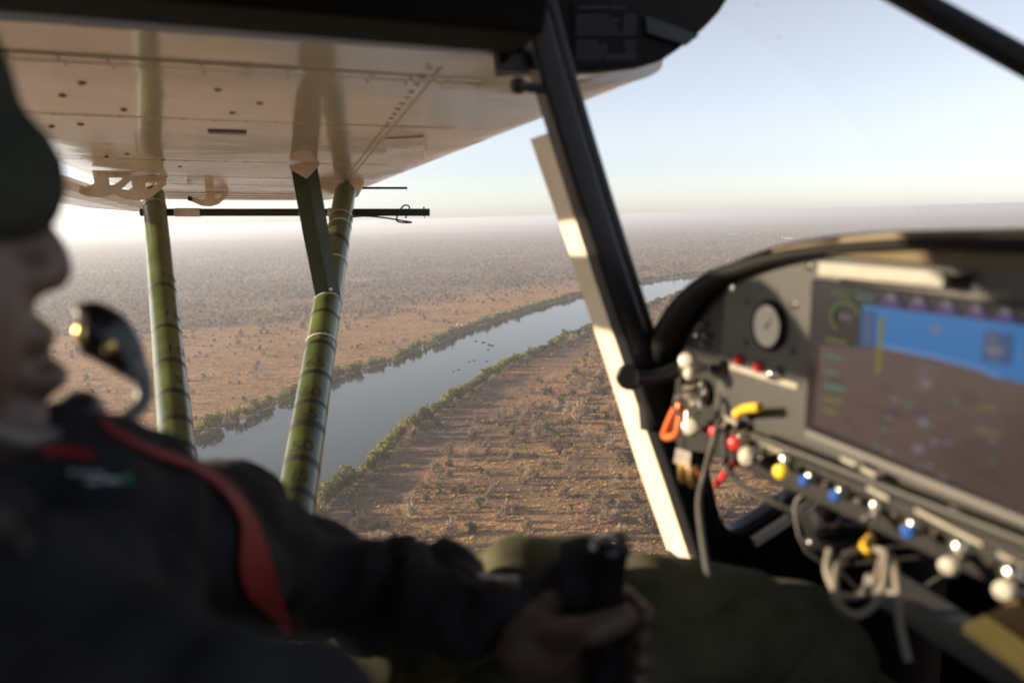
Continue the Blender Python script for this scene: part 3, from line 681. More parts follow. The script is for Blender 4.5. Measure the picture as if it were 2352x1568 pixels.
# display
BZ = .016
quad('display_bezel', [(1862,640),(2480,722),(2480,1258),(1846,990)], BZ, .012, 'screen_black', .002)
def display():
    E = .0172; items = []
    def pg(m, pts, e=E): items.append((m, prism([Q(*p,e) for p in pts],(.0003,0,0))))
    def bar(m, x, y, w, h, sl=.13, e=E+.0006): pg(m, [(x,y),(x+w,y+w*sl),(x+w,y+h+w*sl),(x,y+h)], e)
    pg('scr_brown', [(1883,790),(1990,800),(2030,792),(2080,806),(2140,818),(2200,833),(2245,846),(2300,868),(2352,880),(2440,905),(2440,1218),(2310,1162),(1868,974)])
    pg('scr_blue', [(1980,700),(2440,758),(2440,905),(2352,880),(2300,868),(2245,846),(2200,833),(2140,818),(2080,806),(2030,794),(2012,790),(1980,770)])
    pg('scr_haze', [(2010,786),(2080,800),(2140,812),(2200,827),(2245,840),(2300,862),(2300,872),(2245,850),(2200,837),(2140,822),(2080,810),(2010,796)], E+.0004)
    pg('scr_navy', [(1978,712),(2012,716),(2006,800),(1972,795)], E+.0004); pg('scr_olive', [(2020,726),(2032,728),(2022,860),(2010,858)], E+.0005)
    pg('scr_navy', [(2262,758),(2330,768),(2322,838),(2254,830)], E+.0004); pg('scr_grey', [(2265,795),(2305,800),(2304,814),(2264,809)], E+.0007)
    for k in range(28):
        a0, a1 = math.radians(-150+k*8.5), math.radians(-150+k*8.5+8.5)
        pg('scr_green', [(1940+r*math.sin(a), 727-1.06*r*math.cos(a)) for r,a in ((34,a0),(34,a1),(28,a1),(28,a0))], E+.0004)
    for k in range(5): bar('scr_green',1910+k*9,668+k*1.2,6,8); bar('scr_teal',1966+k*9,676+k*1.2,6,8)
    for k in range(4): bar('scr_grey',1930+k*7,722+k,5,8)
    for x in (2046,2108,2174,2242,2308):
        y = 688+(x-2046)*.13; bar('scr_purple',x-22,y,46,13); bar('scr_grey',x-10,y-14,22,14,e=E+.0008)
    for i,y in enumerate((775,812,848,880,910,936)):
        bar('scr_olive' if i in (0,4,5) else 'scr_teal',1896-i*1.5,y,50-(i%3)*8,6+(i>2)*3,.2)
    for k in range(26):
        x = random.uniform(1990,2290); y = random.uniform(900,1090)+(x-2100)*.15; bar(random.choice(['scr_grey','scr_purple','scr_grey','scr_teal']),x,y,random.uniform(5,26),random.uniform(3,9),.3)
    for k in range(9): bar('scr_grey',1984+(k%2)*4,722+k*8,16,2.5); bar('scr_grey',2268,766+k*7,14+(k%3)*8,2.5,e=E+.0008)
    for k in range(7): bar('scr_grey',2110-k*2,838+k*9-(k%2)*2,22+(k%2)*26,2.2)
    for k in range(46):
        x = random.uniform(1890,2390); y = random.uniform(840+(x-1890)*.16, 945+(x-1868)*.40); bar('scr_brown2',x,y,random.uniform(10,46),random.uniform(4,12),.3,e=E+.00035)
    for x,y in ((2118,872),(2110,960),(2098,1020)): bar('scr_grey',x,y,20,17)
    bar('scr_grey',2140,750,20,14); bar('scr_olive',2246,930,40,8); bar('scr_olive',2240,985,60,7)
    names = sorted(set(m for m,_ in items)); mi = []
    for m,(v,f) in items: mi += [names.index(m)]*len(f)
    vf = join(*[x for _,x in items])
    return ac('display_image', vf, None, ip, smooth=False, mats=names, mi=mi)
display()
quad('display_lower_edge', [(1848,984),(2480,1242),(2480,1262),(1846,1004)], .020, .006, 'grey_plastic', .0015)
quad('label_strip', [(1879,601),(2168,624),(2166,662),(1876,634)], .022, .006, 'label_white', .0015)
quad('label_strip', [(1676,832),(1832,882),(1830,896),(1674,848)], .0055, .0018, 'label_white')
for x,y,w in ((2130,656,0),(2250,666,0)): quad('engraved_label', [(x,y),(x+70,y+8),(x+70,y+20),(x,y+12)], .0045, .001, 'grey_plastic')
# round gauge
gc = Q(1768,748,.004); gr = np.linalg.norm(Q(1768,800,.004)-gc)
gz = ac('gauge', lathe(gc,(-1,0,0),[(gr*1.14,-.002),(gr*1.14,.003),(gr*1.05,.0052),(gr*.95,.0048),(gr*.93,.002)],32), 'panel_black', ip)
ac('gauge_face', lathe(gc,(-1,0,0),[(gr*.92,.0005),(gr*.92,.0038)],32), 'gauge_face', ip)
ac('gauge_needle', join(prism([gc+np.array([-.0042,gr*.03,-gr*.15]),gc+np.array([-.0042,-gr*.03,-gr*.15]),gc+np.array([-.0042,-gr*.4,gr*.45])],(-.0006,0,0)), lathe(gc,(-1,0,0),[(gr*.07,.003),(gr*.07,.0044)],14)), 'ink', ip, smooth=False)
ac('gauge_glass', lathe(gc,(-1,0,0),[(gr*.94,.0048),(gr*.8,.0058),(gr*.5,.0066),(gr*.2,.007),(.0004,.0071)],28), 'acrylic', ip)
for x,y in ((1716,690),(1826,700),(1712,785),(1820,803)): screw(x,y,.004)
screw(1682,660,.0045,'bare_metal'); screw(1860,612,.004); screw(2020,579,.0075,'brass')
# lights above the small label
for x,y in ((1702,826),(1747,842)): ac('warning_lamp', lathe(Q(x,y,.0035),(-1,0,0),[(.0055,0),(.0055,.004),(.003,.007)],14), 'red_knob', ip)
ac('warning_lamp', lathe(Q(1788,858,.0035),(-1,0,0),[(.007,0),(.007,.004),(.005,.010),(.002,.012)],14), 'chrome', ip)
# black side strip with tiny switches
ac('pilot_light', lathe(Q(1601,767,.0),(-1,0,0),[(.0045,0),(.004,.004),(.002,.006)],12), 'chrome', ip)
for x,y in ((1622,745),(1630,770),(1624,790),(1612,752)): ac('micro_switch', lathe(Q(x,y,.0),(-1,0,0),[(.004,0),(.004,.004),(.002,.008)],8), 'grey_plastic', ip)
# switch rail along the lower edge
y0_, y1_ = Q(1650,985)[1], -.12
zt, zb_ = Q(2000,1085)[2], ZB
ac('switch_rail', box((XP-.010,(y0_+y1_)/2,(zt+zb_)/2-.004),(.016,abs(y0_-y1_),abs(zt-zb_)*.95)), 'panel_black', ip, smooth=False, bevel=.003)
ac('rail_lip', box((XP-.020,(y0_+y1_)/2-.04,zt+.002),(.010,abs(y0_-y1_)-.10,.007)), 'panel_grey', ip, smooth=False, bevel=.002)
for a,b in (((1725,1002),(1800,1042)),((1660,958),(1690,972)),((1805,1046),(1822,1056)),((1990,1120),(2040,1146)),((2100,1170),(2190,1218)),((2190,1218),(2255,1252)),((2290,1270),(2352,1304)),((1930,1052),(1965,1068)),((1975,1075),(2010,1092)),((2180,1165),(2215,1182)),((2060,1205),(2095,1226))):
    quad('engraved_label', [(a[0],a[1]-5),(b[0],b[1]-5),(b[0],b[1]+6),(a[0],a[1]+6)], .0205, .0015, 'label_white')
def toggle(px,py,cap,cx,cy,r=.0045,L=.022):
    o_ = Q(px,py,.018); tip_ = Q(cx,cy,.018+L)
    ac('switch_nut', lathe(o_,(-1,0,0),[(r*1.5,-.002),(r*1.5,.003),(r*1.1,.0045)],6), 'chrome', ip, smooth=False)
    ac('toggle_switch', tube([o_,o_*.4+tip_*.6,tip_],[r*.55,r*.8,r*1.05],12,k=3), 'chrome', ip)
    ac('switch_cap', tube([tip_*.65+o_*.35,tip_*.85+o_*.15,tip_,tip_*1.1-o_*.1],[r*.5,r*.95,r*1.1,r*.6],14,k=3), cap, ip)
    ac('switch_boss', ball(o_+np.array([-.004,0,.002]),r*1.15), 'chrome', ip)
toggle(1872,1096,'blue_cap',1848,1104); toggle(1942,1130,'blue_cap',1918,1138); toggle(2022,1164,'chrome',1995,1196); toggle(2108,1206,'blue_cap',2086,1222)
toggle(2216,1258,'white_knob',2178,1302,.0058,.026); toggle(2336,1318,'white_knob',2308,1358,.006,.026)
toggle(1815,1058,'yellow_knob',1793,1084,.0062); toggle(1752,1040,'chrome',1735,1052,.005)
toggle(1668,975,'red_knob',1640,992,.0055); toggle(1712,1008,'red_knob',1686,1018,.006)
toggle(2460,1382,'white_knob',2425,1425,.007,.026)
ac('choke_knob', lathe(Q(1722,1036,.02),nrm(Q(1712,1076,.06)-Q(1722,1036,.02)),[(.003,0),(.003,.010),(.008,.012),(.0095,.019),(.0075,.030),(.004,.035)],18), 'white_knob', ip)
for p,q,rr_ in (((1618,842),(1578,828),.0092),((1618,846),(1586,858),.0072),((1622,985),(1587,980),.0095)):
    a = Q(*p,.006); b = Q(*q,.04); d = nrm(b-a); ln = np.linalg.norm(b-a)
    ac('push_knob', lathe(a,d,[(.004,0),(.004,ln-.008),(rr_,ln-.006),(rr_*1.05,ln),(rr_*.8,ln+.005),(.002,ln+.007)],18), 'white_knob', ip)
kl = Q(1612,898,.004)
ac('key_lock', lathe(kl,(-1,0,0),[(.0145,0),(.0145,.006),(.011,.010),(.009,.012),(.009,.020)],20), 'chrome', ip)
ac('fuel_lever', join(tube([Q(1692,948,.012),Q(1712,938,.024),Q(1745,935,.026)],.0044,10), ball(Q(1694,950,.016),.0055)), 'amber_lever', ip)
# bracket arm with round foot joining the panel to the pillar
ba = P(1462,868,'y',.80); bb = Q(1556,848,.01)
ac('support_arm', tube([ba+np.array([0,0,0]),ba*.5+bb*.5+np.array([0,0,-.004]),bb],.009,12), 'black_frame', ip)
ac('arm_foot', lathe(ba+np.array([-.004,.01,0]),nrm(np.array([-.55,-.8,0])),[(.015,-.005),(.016,.001),(.013,.004)],20), 'black_frame', ip)
# lower console
ac('lower_shelf', sweep([C(2010,1330,.66),C(2180,1440,.60),C(2420,1590,.52)], rect(.032,.02)), 'grey_plastic', ip, bevel=.003)
ac('throttle_knob', join(lathe(C(1890,1200,.70),(-1,.2,.1),[(.006,-.05),(.006,-.01),(.015,-.008),(.017,.004),(.012,.012),(.003,.014)],18)), 'grip_black', ip)
ac('mixture_knob', join(lathe(C(1872,1248,.70),(-1,.2,.1),[(.004,-.04),(.004,-.008),(.010,-.006),(.011,.004),(.007,.009),(.002,.010)],16)), 'grip_black', ip)
ac('primer_lever', tube([C(2000,1235,.66),C(1985,1255,.64),C(1996,1275,.63)],.004,10), 'amber_lever', ip)
ac('panel_wire', tube([Q(1665,985,.02),Q(1668,1060,.03),Q(1690,1105,.03),Q(1770,1150,.02),Q(1880,1195,.0)],.0030,8), 'black_rubber', ip)
ac('panel_wire', tube([Q(1690,1060,.02),Q(1665,1090,.02),Q(1645,1112,.01)],.0035,8), 'red_knob', ip)
# small chrome nuts added along the rail for their glints, and the loom of thin wires below it
for x,y in ((1690,985),(1780,1030),(1840,1062),(1905,1098),(1980,1138),(2065,1172),(2150,1216),(2280,1280)):
    ac('glint_nut', lathe(Q(x,y+8,.018),(-1,0,0),[(.003,0),(.003,.004),(.002,.006)],8), 'chrome', ip)
RW2 = random.Random(12)
for k in range(5,9):
    x = 1640+k*34; y = 1000+k*17; p = Q(x,y,.006)
    ac('panel_wire', tube([p,p+np.array([-.012-.01*RW2.random(),RW2.uniform(-.02,.02),-.02]),p+np.array([RW2.uniform(-.01,.03),RW2.uniform(-.05,.0),-.05-.03*RW2.random()]),p+np.array([.06,-.06-.04*RW2.random(),-.04])],.0011+.0008*RW2.random(),6,k=4), RW2.choice(['black_rubber','black_rubber','grey_strap','boom_black']), ip)
# control stick
st = P(1395,1268,'y',.50)
cs = ac('control_stick', tube([(.36,.54,-.92),(.31,.52,-.65),st+np.array([.0,0,-.16]),st+np.array([.002,0,-.07])],[.011,.011,.011,.013],12), 'black_frame', plane)
ac('stick_grip', tube([st+np.array([.003,0,-.13]),st+np.array([0,0,-.08]),st+np.array([0,0,-.03]),st+np.array([.002,0,.0])],[.0115,.0125,.012,.0135],16,k=4), 'grip_black', cs)
ac('grip_cap', join(ball(st+np.array([.002,0,.002]),(.0155,.015,.011)), lathe(st+np.array([.006,-.006,.010]),(0,0,1),[(.006,0),(.005,.006)],10)), 'grip_black', cs)

# ================================================================ PERSON
def vox(vf, size, smooth_it=6, name='tmp'):
    me = bpy.data.meshes.new(name); me.from_pydata(np.asarray(vf[0]).tolist(),[],[list(map(int,f)) for f in vf[1]])
    bm = bmesh.new(); bm.from_mesh(me); bmesh.ops.recalc_face_normals(bm,faces=bm.faces); bm.to_mesh(me); bm.free()
    ob = bpy.data.objects.new(name,me); COL.objects.link(ob)
    r = ob.modifiers.new('r','REMESH'); r.mode = 'VOXEL'; r.voxel_size = size
    s = ob.modifiers.new('s','SMOOTH'); s.factor = .5; s.iterations = smooth_it
    dg = bpy.context.evaluated_depsgraph_get(); ev = ob.evaluated_get(dg); m2 = bpy.data.meshes.new_from_object(ev)
    V = np.array([v.co[:] for v in m2.vertices]); Nn = np.array([v.normal[:] for v in m2.vertices]); Fc = [list(p.vertices) for p in m2.polygons]
    bpy.data.objects.remove(ob); bpy.data.meshes.remove(me); bpy.data.meshes.remove(m2)
    return V, Nn, Fc
def limb(pts):                                    # (point, radius) chain
    out = [ball(p,r,16,10) for p,r in pts]
    for (p,r),(q,s) in zip(pts,pts[1:]):
        out.append(sweep([p,q],circ(1,16),scale=[r,s],up=(0.1,.2,1)))
    return out
yw = .35                                           # head turned towards the window
HC = np.array([-.175,.45,.025])
HR = np.array([[math.cos(yw),math.sin(yw),0],[-math.sin(yw),math.cos(yw),0],[0,0,1]])
def H(x,y,z): return HC+np.array([x,y,z])@HR
nose = P(155,612,'y',.45)
HC = HC+(nose-H(.118,0,-.030)); 
head = [ball(H(-.01,0,.035),(.098,.076,.092),24,16,HR), ball(H(.040,0,-.045),(.062,.058,.080),20,14,HR), ball(H(.080,0,-.108),(.026,.028,.022),16,10,HR), ball(H(.060,0,-.085),(.034,.034,.04),16,10,HR),
        ball(H(.020,.038,-.060),(.05,.018,.04),14,10,HR), ball(H(.020,-.038,-.060),(.05,.018,.04),14,10,HR), ball(H(.072,0,.014),(.022,.045,.02),14,10,HR)]
head += limb([(H(.088,0,.012),.009),(H(.106,0,-.020),.012),(H(.108,0,-.030),.0135)])
head += [ball(H(.098,.014,-.034),(.013,.010,.009),12,8,HR), ball(H(.098,-.014,-.034),(.013,.010,.009),12,8,HR)]
head += [ball(H(.098,0,-.063),(.014,.024,.0085),14,8,HR), ball(H(.102,0,-.084),(.014,.022,.009),14,8,HR), ball(H(.082,0,-.074),(.014,.03,.026),14,8,HR)]
head += [ball(H(.074,.030,.008),(.016,.017,.014),14,8,HR), ball(H(.074,-.030,.008),(.016,.017,.014),14,8,HR), ball(H(.060,.042,-.02),(.025,.02,.02),14,8,HR), ball(H(.060,-.042,-.02),(.025,.02,.02),14,8,HR)]
head += [ball(H(-.012,.076,-.005),(.018,.008,.030),14,8,HR), ball(H(-.012,-.076,-.005),(.018,.008,.030),14,8,HR)]
NK = H(-.025,0,-.13); CHB = np.array([-.20,.46,-.24])
LSH = P(455,1275,'y',.63); LEL = P(690,1310,'y',.74); LMF = P(950,1360,'y',.66); LWR = P(1180,1392,'y',.56)
RSH = P(20,1620,'y',.30); REL = P(470,1850,'y',.24); RWR = np.array([.06,.20,-.44])
HIP_R = np.array([-.16,.43,-.58]); HIP_L = np.array([-.16,.62,-.58])
TR1 = P(1450,1500,'y',.60); KR = P(1830,1500,'y',.60); AR = np.array([.78,.58,-.80])
KL = P(1345,1372,'y',.78); KL0 = P(1160,1415,'y',.76); AL = np.array([.78,.74,-.82])
core = head+limb([(H(-.02,0,-.05),.058),(NK,.056),(CHB,.09)])
core += limb([(CHB,.12),(np.array([-.20,.48,-.42]),.13),(np.array([-.19,.50,-.56]),.125)])
core += limb([(LSH,.045),(LEL,.028),(LMF,.025),(LWR,.022)])+limb([(RSH,.05),(REL,.038),(RWR,.028)])
core += limb([(CHB,.07),(LSH,.05)])+limb([(CHB,.07),(RSH,.05)])
core += limb([(HIP_R,.08),(TR1,.06),(KR,.05),(AR,.035),(AR+np.array([.13,0,-.04]),.03)])+limb([(HIP_L,.08),(KL0,.06),(KL,.052),(AL,.035),(AL+np.array([.13,0,-.04]),.03)])
# hands: left closes on the grip, right rests on the thigh
def hand(wr, palm, fingers, thumb):
    out = limb([(wr,.024),(palm,.026)])+[ball(palm,(.034,.022,.030),14,10)]
    for ch in fingers: out += limb([(np.asarray(p),r) for p,r in zip(ch,(.0105,.0098,.0092,.0085))])
    out += limb([(np.asarray(p),r) for p,r in zip(thumb,(.013,.0115,.010))])
    return out
gpt = st
lp_ = gpt+np.array([-.045,.020,-.074])
lf = []
for k in range(4):
    z = -.046-.019*k; lf.append([gpt+np.array([-.030,.028,z]), gpt+np.array([-.002,.034,z]), gpt+np.array([.026,.020,z-.002]), gpt+np.array([.028,-.006+.002*k,z-.004])])
lth = [gpt+np.array([-.040,.0,-.056]), gpt+np.array([-.024,-.024,-.044]), gpt+np.array([.002,-.026,-.038])]
core += hand(LWR, lp_, lf, lth)
rp_ = RWR+np.array([.07,.0,-.005]); rf = []
for k in range(4):
    y = -.030+.02*k; rf.append([rp_+np.array([.03,y,.0]), rp_+np.array([.06,y,.004]), rp_+np.array([.085,y,-.008]), rp_+np.array([.10,y,-.022])])
rth = [rp_+np.array([.0,.035,0]), rp_+np.array([.03,.05,.0]), rp_+np.array([.055,.05,-.006])]
core += hand(RWR, rp_, rf, rth)
Vb, Nb, Fb = vox(join(*core), .0042, 4)
person = ac('person', (Vb,Fb), 'skin', None)
tag(person, 'pilot in dark fleece jacket, olive trousers and beanie, gripping the control stick', 'person')
for s in (-1,1): ac('eye', ball(H(.076,.030*s,-.004),.0105,12,8), 'label_white', person); ac('iris', ball(H(.0855,.031*s,-.004),(.003,.005,.005),10,6), 'hair_dark', person)
# beanie with rolled cuff
bn = [ball(H(-.012,0,.042),(.116,.094,.100),28,18,HR)]
cuffp = []
for i in range(28):
    a = 2*math.pi*i/28; cuffp.append(H(-.006+.106*math.cos(a),.088*math.sin(a),-.002+.014*math.cos(a)))
for p in cuffp: bn.append(ball(p,(.021,.021,.030),12,8))
Vn, Nn_, Fn = vox(join(*bn), .006, 5)
keep = [f for f in Fn if not all(((Vn[i]-HC)@HR.T)[2] < -.030 for i in f)]
ac('beanie', (Vn,keep), 'beanie_wool', person)
# jacket
jk = limb([(np.array([-.19,.50,-.58]),.165),(np.array([-.195,.49,-.42]),.165),(CHB+np.array([.02,0,-.02]),.145)])
jk += [ball((-.15,.49,-.33),(.14,.19,.16),20,14), ball((-.12,.52,-.28),(.10,.15,.12),18,12)]
jk += limb([(CHB,.12),(LSH+np.array([-.03,-.01,-.01]),.086)])+limb([(CHB,.11),(RSH,.082)])
jk += limb([(LSH,.084),(LSH*.5+LEL*.5,.070),(LEL,.064),(LMF,.055),(LWR+np.array([-.02,0,0]),.043),(LWR+np.array([.02,-.008,.004]),.042),(LWR+np.array([.05,-.02,.012]),.040)])
jk += limb([(RSH,.082),(RSH*.5+REL*.5,.070),(REL,.066),(RWR,.045)])
jk += limb([(P(230,1240,'y',.50),.076),(P(330,1275,'y',.56),.082),(LSH,.084)])+limb([(P(230,1240,'y',.50),.076),(CHB,.11)])+limb([(P(120,1125,'y',.46),.060),(CHB+np.array([0,0,.04]),.10)])
Vk, Nk, Fk = vox(join(*jk), .0075, 8)
def folds(V, Nn, f):
    return np.array([v+n*f(v) for v,n in zip(V,Nn)])
armdir = nrm(LWR-LEL)
def jfold(v):
    w = mnoise.noise(Vector(v*9))*.007+mnoise.noise(Vector(v*22))*.003-.008*max(0,.22-abs(mnoise.noise(Vector((v[0]*16-v[2]*9,v[1]*8,v[2]*11+v[0]*9)))))/.22-.014*max(0,.28-abs(mnoise.noise(Vector((v[0]*7+v[2]*4,v[1]*5,v[2]*5-v[0]*3)))))/.28
    s = (v-LEL)@armdir; dl = np.linalg.norm((v-LEL)-armdir*s)
    if dl < .09 and -.05 < s < .30:
        ph = s*95+3*mnoise.noise(Vector(v*16)); am = .0075*math.exp(-((s-.135)/.05)**2)+.0035*math.exp(-((s-.01)/.05)**2)
        w += am*math.sin(ph)
    return w
Vk = folds(Vk,Nk,jfold)
jacket = ac('jacket', (Vk,Fk), 'fleece', person)
cufc = LWR+np.array([.05,-.02,.012]); cufd = nrm(np.array([.05,-.02,.012]))
ac('cuff', sweep([cufc+cufd*(-.01),cufc+cufd*.008,cufc+cufd*.030],circ(.041,22),scale=[1.0,1.06,.96]), 'fleece', person)
# trousers
tr = limb([(np.array([-.16,.52,-.60]),.15)])+limb([(HIP_R,.105),(TR1,.086),(KR,.071),(AR,.055)])+limb([(HIP_L,.105),(KL0,.084),(KL,.074),(AL,.055)])
Vt, Nt, Ft = vox(join(*tr), .0075, 6)
Vt = folds(Vt,Nt,lambda v: -.012*max(0,.25-abs(mnoise.noise(Vector((v[0]*9+v[2]*6,v[1]*12,v[2]*10-v[0]*4)))))/.25+mnoise.noise(Vector((v[0]*8,v[1]*14,v[2]*14)))*.008+mnoise.noise(Vector((v[0]*20,v[1]*26,v[2]*30)))*.003)
ac('trousers', (Vt,Ft), 'trousers', person)
for A_ in (AR,AL): ac('boot', join(ball(A_+np.array([.06,0,-.055]),(.13,.048,.042),18,10),sweep([A_+np.array([0,0,.06]),A_+np.array([0,0,-.06])],circ(.055,16))), 'black_rubber', person)

# things worn and hung on the pilot, laid on the jacket by sight line
bvh = BVHTree.FromPolygons([Vector(v) for v in Vk], Fk)
def on_jacket(px,py,lift=.003,fallback=.46):
    d = nrm(AC@ray(px,py)); h = bvh.ray_cast(Vector((0,0,0)),Vector(d))
    if h[0] is None: return C(px,py,fallback), -d
    n = np.array(h[1]); n = n if n@d < 0 else -n
    return np.array(h[0])-d*lift, n
def ribbon(ptsw, thick=.0015, lift=.004):
    V, Fc = [], []; q = []
    for i in range(len(ptsw)-1):
        a, b = ptsw[i], ptsw[i+1]
        for k in range(4): t = k/4; q.append([a[j]+(b[j]-a[j])*t for j in range(4)])
    q.append(list(ptsw[-1]))
    rows = []
    for x0,y0,x1,y1 in q:
        L_, n1 = on_jacket(x0,y0,lift); R2, n2 = on_jacket(x1,y1,lift); rows.append([L_,R2,n1,n2])
    for it in range(3):
        for i in range(1,len(rows)-1):
            for j in (0,1): rows[i][j] = (rows[i-1][j]+rows[i][j]*2+rows[i+1][j])/4
    for L_,R2,n1,n2 in rows: V += [L_+n1*lift*.5,R2+n2*lift*.5,R2+n2*(lift*.5+thick),L_+n1*(lift*.5+thick)]
    for i in range(len(rows)-1):
        for j in range(4): Fc.append([i*4+j,i*4+(j+1)%4,(i+1)*4+(j+1)%4,(i+1)*4+j])
    Fc += [[0,1,2,3],[(len(rows)-1)*4+k for k in range(4)]]
    return np.array(V), Fc
lan = thing('lanyard','red webbing lanyard hanging round the pilot and down the fleece jacket','lanyard',W(on_jacket(680,1462)[0]))
ac('strap', ribbon([(222,966,230,962),(244,1000,256,992),(302,1034,308,1020),(390,1062,394,1046),(464,1096,472,1078),(524,1152,534,1130),(552,1214,578,1188),(536,1296,610,1274),(556,1366,634,1358),(618,1412,654,1412),(668,1468,678,1464)]), 'red_webbing', lan)
lg = join(*[prism([on_jacket(x,y,.002)[0],on_jacket(x+w,y+2,.002)[0],on_jacket(x+w-4,y+h,.002)[0],on_jacket(x-4,y+h-2,.002)[0]],np.array([0,-.0008,0])) for x,y,w,h in ((160,1076,18,12),(184,1080,24,12),(214,1082,26,12),(200,1098,30,13),(236,1094,42,14))])
ac('jacket_logo', lg, 'logo_thread', jacket, smooth=False)
ac('jacket_logo', prism([on_jacket(x,y,.002)[0] for x,y in ((282,1090),(304,1086),(302,1106),(280,1108))],np.array([0,-.0008,0])), 'green_thread', jacket, smooth=False)
ac('collar_trim', ribbon([(92,1030,96,1050),(150,1024,152,1046),(214,1040,212,1062)],.001,.003), 'red_webbing', jacket)
# headset with boom microphone
hs = thing('headset','black aviation headset with boom microphone in front of the mouth','headset',W(H(-.012,-.10,-.05)))
ac('ear_cup', lathe(H(-.012,-.078,-.005),np.array([0,-1,0])@HR,[(.040,0),(.044,.012),(.042,.030),(.026,.038),(.004,.040)],24), 'mic_black', hs)
ac('ear_cup', lathe(H(-.012,.078,-.005),np.array([0,1,0])@HR,[(.040,0),(.044,.012),(.042,.030),(.026,.038),(.004,.040)],24), 'mic_black', hs)
ac('headband', tube([H(-.012,-.102,.0),H(-.012,-.105,.08),H(-.012,-.07,.155),H(-.012,0,.185),H(-.012,.07,.155),H(-.012,.105,.08),H(-.012,.102,.0)],.009,10), 'mic_black', hs)
bm_ = [H(-.012,-.118,-.01),C(-40,985,.33),C(110,1002,.385),C(215,992,.425),C(290,962,.45),C(328,922,.465),C(326,876,.47),C(300,832,.47)]
ac('mic_boom', tube(bm_,[.0045,.0045,.0045,.0045,.0042,.0045,.006,.009],12,k=6), 'boom_grey', hs)
ac('microphone', tube([C(306,842,.47),C(278,806,.47),C(243,772,.468),C(205,750,.465),C(178,752,.462)],[.009,.013,.016,.0155,.011],16,k=5), 'mic_black', hs)
ac('microphone_glints', join(ball(C(250,795,.454),(.004,.004,.005)), ball(C(188,768,.453),(.004,.004,.007))), 'gold_glint', hs)  # gold balls stand for sun glints on the black microphone
ac('chin_cushion', ball(C(185,960,.45),(.014,.02,.016)), 'mic_black', hs)
# harness strap end on the near shoulder
hb = thing('shoulder_harness','pale webbing harness strap lying over the pilot near shoulder','harness',W(on_jacket(40,1220,.004,.33)[0]))
ac('strap', ribbon([(-60,1165,-66,1200),(0,1192,-4,1236),(40,1212,34,1256),(78,1240,70,1282)],.002,.004), 'grey_strap', hb)

# loose things on the panel -------------------------------------------------------
ks = thing('key_bunch','ignition key with split ring, orange carabiner and metal tag hanging from the lock','keys',W(Q(1580,1085,.03)))
def torus(c, ax, R_, r, a0=0, a1=2*math.pi, n=28):
    s,u = frame(nrm(ax),(0,0,1)); return tube([np.asarray(c)+(s*math.cos(a)+u*math.sin(a))*R_ for a in np.linspace(a0,a1,n)],r,8,k=1)
ac('key', join(prism([Q(1606,900,.022),Q(1590,914,.036),Q(1580,928,.040),Q(1586,936,.040),Q(1600,922,.034),Q(1612,906,.022)],(0,0,.003)),), 'chrome', ks, smooth=False)
ac('split_ring', torus(Q(1578,930,.040),(-1,-.6,.1),.0145,.0019), 'chrome', ks)
ac('carabiner', tube([Q(1560,928,.04),Q(1546,948,.042),Q(1530,985,.044),Q(1526,1000,.044),Q(1536,1004,.044),Q(1552,998,.042),Q(1558,985,.042),Q(1564,945,.040),Q(1560,928,.04)],.0042,10,k=4), 'orange_anodised', ks)
ac('metal_tag', prism([Q(1556,1028,.04),Q(1590,1038,.04),Q(1586,1075,.04),Q(1550,1062,.04)],(-.002,0,0)), 'bare_metal', ks, smooth=False, bevel=.0006)
ac('tag_link', tube([Q(1578,945,.04),Q(1574,990,.044),Q(1570,1030,.042)],.0018,8), 'chrome', ks)
for x,y in ((1570,1075),(1592,1085)): ac('brass_cap', lathe(Q(x,y,.040),(.1,0,-1),[(.0055,-.006),(.0065,.0),(.0065,.012),(.004,.016)],14), 'brass', ks)
hc = thing('hanging_cable','grey flat cable hanging from the switch rail past the knee','cable',W(C(1632,1350,.70)))
ac('cable', tube([Q(1652,968,.03),Q(1640,1010,.05),C(1618,1090,.80),C(1606,1150,.78),C(1612,1225,.74),C(1632,1352,.69)],.0033,10,k=6), 'grey_strap', hc)
cb = thing('coiled_cable','pale grey cable coiled in loops under the switch rail','cable',W(C(2085,1520,.56)))
ac('cable', tube([C(1906,1262,.62),C(1900,1310,.61),C(1925,1362,.60),C(1975,1366,.60),C(2012,1330,.60),C(2030,1268,.62),C(2036,1290,.60),C(2020,1370,.585),C(1970,1412,.58),C(1925,1385,.58),C(1918,1330,.60),C(1934,1280,.62),C(1990,1262,.64),C(2044,1275,.61),C(2062,1350,.58),C(2066,1430,.57),C(2086,1518,.56)],.0029,10,k=6), 'white_tube', cb)
ev = thing('map_folder','yellow folded map tucked under the switch rail','map',W(C(2330,1560,.5)))
m0 = [C(2208,1452,.53),C(2262,1428,.535),C(2420,1540,.47),C(2400,1590,.46)]
ac('cover', prism(m0,(0,0,.006)), 'manila', ev, smooth=False, bevel=.001)
m1 = [C(2270,1420,.545),C(2330,1390,.55),C(2460,1450,.50),C(2425,1530,.48)]
ac('inner_sheet', prism(m1,(0,0,.004)), 'manila_dark', ev, smooth=False)
ac('binding', prism([C(2300,1510,.50),C(2314,1500,.50),C(2420,1585,.46),C(2410,1610,.46)],(0,0,.010)), 'manila', ev, smooth=False)

